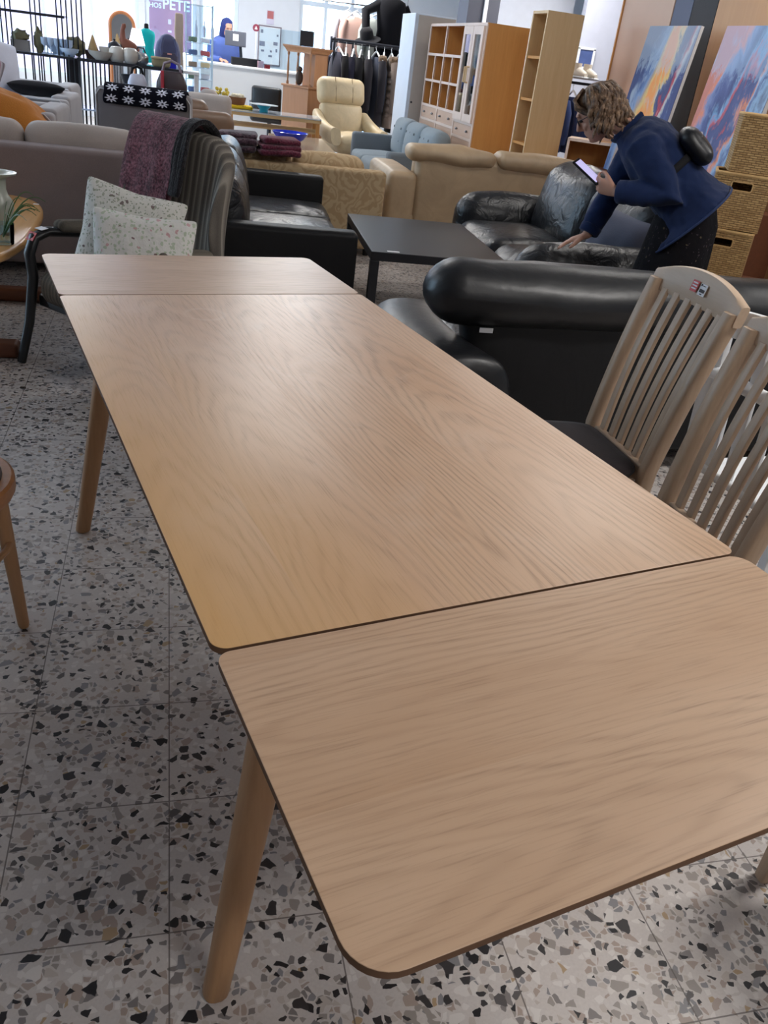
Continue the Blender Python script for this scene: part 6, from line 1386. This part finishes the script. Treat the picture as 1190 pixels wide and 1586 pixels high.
# skirt
sk = []
for z, cx, cy, a, b_ in ((0.96, 0, 0.00, 0.18, 0.13), (0.86, 0, 0.01, 0.20, 0.155), (0.70, 0, 0.0, 0.215, 0.17), (0.45, 0, -0.02, 0.255, 0.19), (0.20, 0, -0.02, 0.28, 0.205)):
    ring = []
    for k in range(48):
        tt = 2*PI*k/48; f = 1+0.035*math.sin(9*tt+z*3)*(1.1-z)
        ring.append((cx+a*f*math.cos(tt), cy+b_*f*math.sin(tt), z))
    sk.append(ring)
obj('skirt', MB().loft(sk), M_skirt, wp, smooth=70)
# belt bag worn on the back
bb = [axpt(0.36+0.02*math.cos(k))-fr*0 for k in range(1)]
bagc = axpt(0.44)-fr*0.165
Mbag = Matrix((side, -up, -fr)).transposed().to_4x4(); Mbag.translation = bagc
bgo = obj('belt_bag', MB().rbox((0.03, 0, 0.01), (0.30, 0.185, 0.085), 0.04, (0.01, 0.01, 0.012), n=6, M=Mbag), M_leather2, wp, smooth=60, label='black belt bag worn on the back')
obj('zip', MB().tube([Mbag @ Vector((-0.08, -0.02, 0.058)), Mbag @ Vector((0.05, -0.03, 0.064)), Mbag @ Vector((0.155, -0.02, 0.052))], 0.004, 6), M_metal, bgo)
st = ering(axpt(0.42), side*0.212, fr*0.158, 40, 2.4)
obj('strap', MB().tube(st+[st[0]], 0.018, 8, cap=False, flat=0.35, up=up), M_blackmat, bgo)
# hair: cap of wavy shoulder length locks
hm = MB()
def hp(f, s, u): return hc+hf*f+hs*s+hu*u
rings = []
for u, f, s, d in ((-0.06, -0.045, 0.082, 0.058), (-0.02, -0.035, 0.092, 0.078), (0.02, -0.025, 0.096, 0.092), (0.06, -0.015, 0.094, 0.100), (0.095, -0.010, 0.078, 0.090), (0.118, -0.010, 0.048, 0.058), (0.13, -0.012, 0.014, 0.016)):
    rings.append(ering(hp(f, 0, u), hs*s, hf*d, 24, 2.1))
hm.loft(rings)
random.seed(11)
for i in range(150):
    a = random.uniform(-1.95, 1.95)      # around the head, 0 = back
    u0 = random.uniform(0.02, 0.115); k = math.sqrt(max(0.05, 1-(u0/0.135)**2))
    st_ = Vector((-math.cos(a)*0.092*k-0.012, math.sin(a)*0.092*k, u0))
    pts = []; n = 11; ph = random.uniform(0, 6.3); ln = random.uniform(0.13, 0.20)
    g = Vector((hf.z*-1, hs.z*-1, hu.z*-1))       # gravity in head axes
    pos = st_.copy(); d = Vector((-math.cos(a)*0.35, math.sin(a)*0.5, -0.45)).normalized()
    for q in range(n):
        w_ = 0.016*(q/n)
        wob_ = Vector((math.cos(ph+q*1.5)*w_, math.sin(ph+q*1.5)*w_, 0))
        p = pos+wob_; pts.append(hp(*p)); d = (d*0.78+g*0.10+Vector((-0.02, 0, -0.12))).normalized(); pos = pos+d*(ln/n)
        rad = math.hypot(pos.x+0.012, pos.y)
        if pos.z > -0.07 and rad < 0.095: f_ = 0.097/max(rad, 1e-3); pos.x = (pos.x+0.012)*f_-0.012; pos.y *= f_
    hm.tube(pts, [0.009, 0.011, 0.012, 0.012, 0.012, 0.012, 0.011, 0.010, 0.009, 0.007, 0.003], 7)
for i in range(14):                         # fringe and side locks framing the face
    s = random.choice((-1, 1)); y0 = random.uniform(0.01, 0.08)*s
    pts = [hp(0.02, y0*0.6, 0.128), hp(0.075, y0, 0.10), hp(0.092-abs(y0)*0.3, y0+s*0.012, 0.065), hp(0.066-abs(y0)*0.35, s*(0.072+random.uniform(0, .012)), 0.03), hp(0.026+random.uniform(-.02, .01), s*0.088, -0.01), hp(-0.005+random.uniform(-.02, .01), s*0.092, -0.05)]
    hm.tube(pts, [0.006, 0.010, 0.010, 0.010, 0.009, 0.004], 7)
mh, nt, b_ = base('brown hair', lin(104, 80, 62), 0.5, 0.4)
nn = noise(nt, coords(nt, 1, 1, 1), 38, 4, 0.7); nt.links.new(ramp(nt, nn.outputs[0], [(0.34, lin(66, 48, 38)), (0.52, lin(110, 86, 66)), (0.68, lin(162, 132, 104))]), b_.inputs['Base Color']); bump(nt, b_, nn.outputs[0], 0.4, 0.01)
obj('hair', hm, mh, wp, smooth=70)
gl_ = MB()
for s in (-1, 1):
    P = [hp(0.102, s*0.033+0.020*math.cos(k*PI/6), 0.004+0.016*math.sin(k*PI/6)) for k in range(13)]; gl_.tube(P, 0.0016, 6, cap=False); gl_.tube([hp(0.100, s*0.053, 0.008), hp(0.05, s*0.074, 0.006), hp(0.0, s*0.078, 0.004)], 0.0018, 6)
gl_.tube([hp(0.103, -0.013, 0.006), hp(0.105, 0, 0.009), hp(0.103, 0.013, 0.006)], 0.0016, 6)
obj('glasses', gl_, M_darkmetal, wp)
for s in (-1, 1):
    e = obj('eye', MB().ell(hp(0.087, s*0.032, 0.004), (0.010, 0.010, 0.007), seg=10, rings=6), plain('eye', (40, 34, 32), 0.3), wp)
# phone held in the near hand
hd = Vector(J['handL_dir']).normalized()
pc = Vector(J['wrL'])+hd*0.115+Vector((-0.02, -0.02, 0.03))
ax1 = Vector((-0.1, -0.82, 0.50)).normalized(); ax3 = Vector((0.30, 0.50, 0.80)); ax3 = (ax3-ax1*ax3.dot(ax1)).normalized(); ax2 = ax3.cross(ax1)
Mw = T(*WL) @ RZ(R(-119.4)); Mp = Matrix((ax2, ax1, ax3)).transposed().to_4x4(); Mp.translation = pc
ph_ = bpy.data.objects.new('phone', None); COL.objects.link(ph_); ph_.matrix_world = Mw @ Mp; tag(ph_, 'black phone with a lit screen held in the person’s near hand', 'phone')
obj('case', MB().rbox((0, 0.03, 0), (0.078, 0.165, 0.011), 0.005), M_blackmat, ph_); obj('display', MB().box((0, 0.03, 0.006), (0.066, 0.14, 0.001)), emit('phone screen', (176, 172, 214), 0.9), ph_)

# worker in blue behind the counter
J2 = dict(hip=(0, 0.0, 0.92), neck=(0, -0.10, 1.40), head=(0, -0.17, 1.53), head_up=(0, -0.3, 0.95), head_front=(0, -0.95, -0.3), kneeL=(0.1, -0.02, 0.5), kneeR=(-0.1, -0.02, 0.5), ankleL=(0.1, 0.03, 0.085), ankleR=(-0.1, 0.03, 0.085),
          shL=(0.18, -0.08, 1.34), elL=(0.23, -0.10, 1.08), wrL=(0.14, -0.32, 1.10), shR=(-0.18, -0.08, 1.34), elR=(-0.23, -0.10, 1.08), wrR=(-0.14, -0.32, 1.10),
          handL_dir=(-0.2, -1, 0), handL_palm=(0, 0, -1), handL_thumb=1, handL_curl=0.3, handR_dir=(0.2, -1, 0), handR_palm=(0, 0, -1), handR_thumb=-1, handR_curl=0.3)
wk, (hc2, hf2, hs2, hu2, fr2, up2) = person('person', 'person in a blue hooded top standing behind the shop counter', (0.30, 13.75, 0), R(20), J2, voxel=0.009)
M_bl = fabric('blue hoodie', (78, 98, 160), 0.9, 0.2)
jm = MB(); rings = []
for q, a, b_ in ((-0.12, 0.21, 0.16), (0.2, 0.205, 0.15), (0.6, 0.215, 0.15), (0.84, 0.215, 0.13), (0.96, 0.15, 0.11), (1.03, 0.08, 0.08)):
    rings.append(ering(Vector(J2['hip']).lerp(Vector(J2['neck']), q), side*a, fr2*b_, 24, 2.4))
jm.loft(rings)
for s in ('L', 'R'):
    S, E_, W_ = Vector(J2['sh'+s]), Vector(J2['el'+s]), Vector(J2['wr'+s]); jm.tube([S, S.lerp(E_, 0.5), E_, E_.lerp(W_, 0.9)], [0.085, 0.07, 0.062, 0.05], 16)
hd_ = obj('hooded_top', jm, M_bl, wk, smooth=0, remesh=0.012)
rings = [ering(hc2+hu2*u+hf2*f, hs2*s, hf2*d, 20) for u, f, s, d in ((-0.13, -0.03, 0.09, 0.085), (-0.05, -0.02, 0.095, 0.09), (0.03, -0.015, 0.094, 0.10), (0.09, -0.015, 0.078, 0.086), (0.125, -0.015, 0.03, 0.03))]
obj('hood', MB().loft(rings), fabric('dark blue hood', (44, 56, 112), 0.9), hd_, smooth=60)
obj('trousers', MB().tube([(0.1, 0, 0.95), (0.1, -0.02, 0.5), (0.1, 0.03, 0.1)], [0.12, 0.085, 0.07], 16).tube([(-0.1, 0, 0.95), (-0.1, -0.02, 0.5), (-0.1, 0.03, 0.1)], [0.12, 0.085, 0.07], 16), M_den, wk, smooth=60)
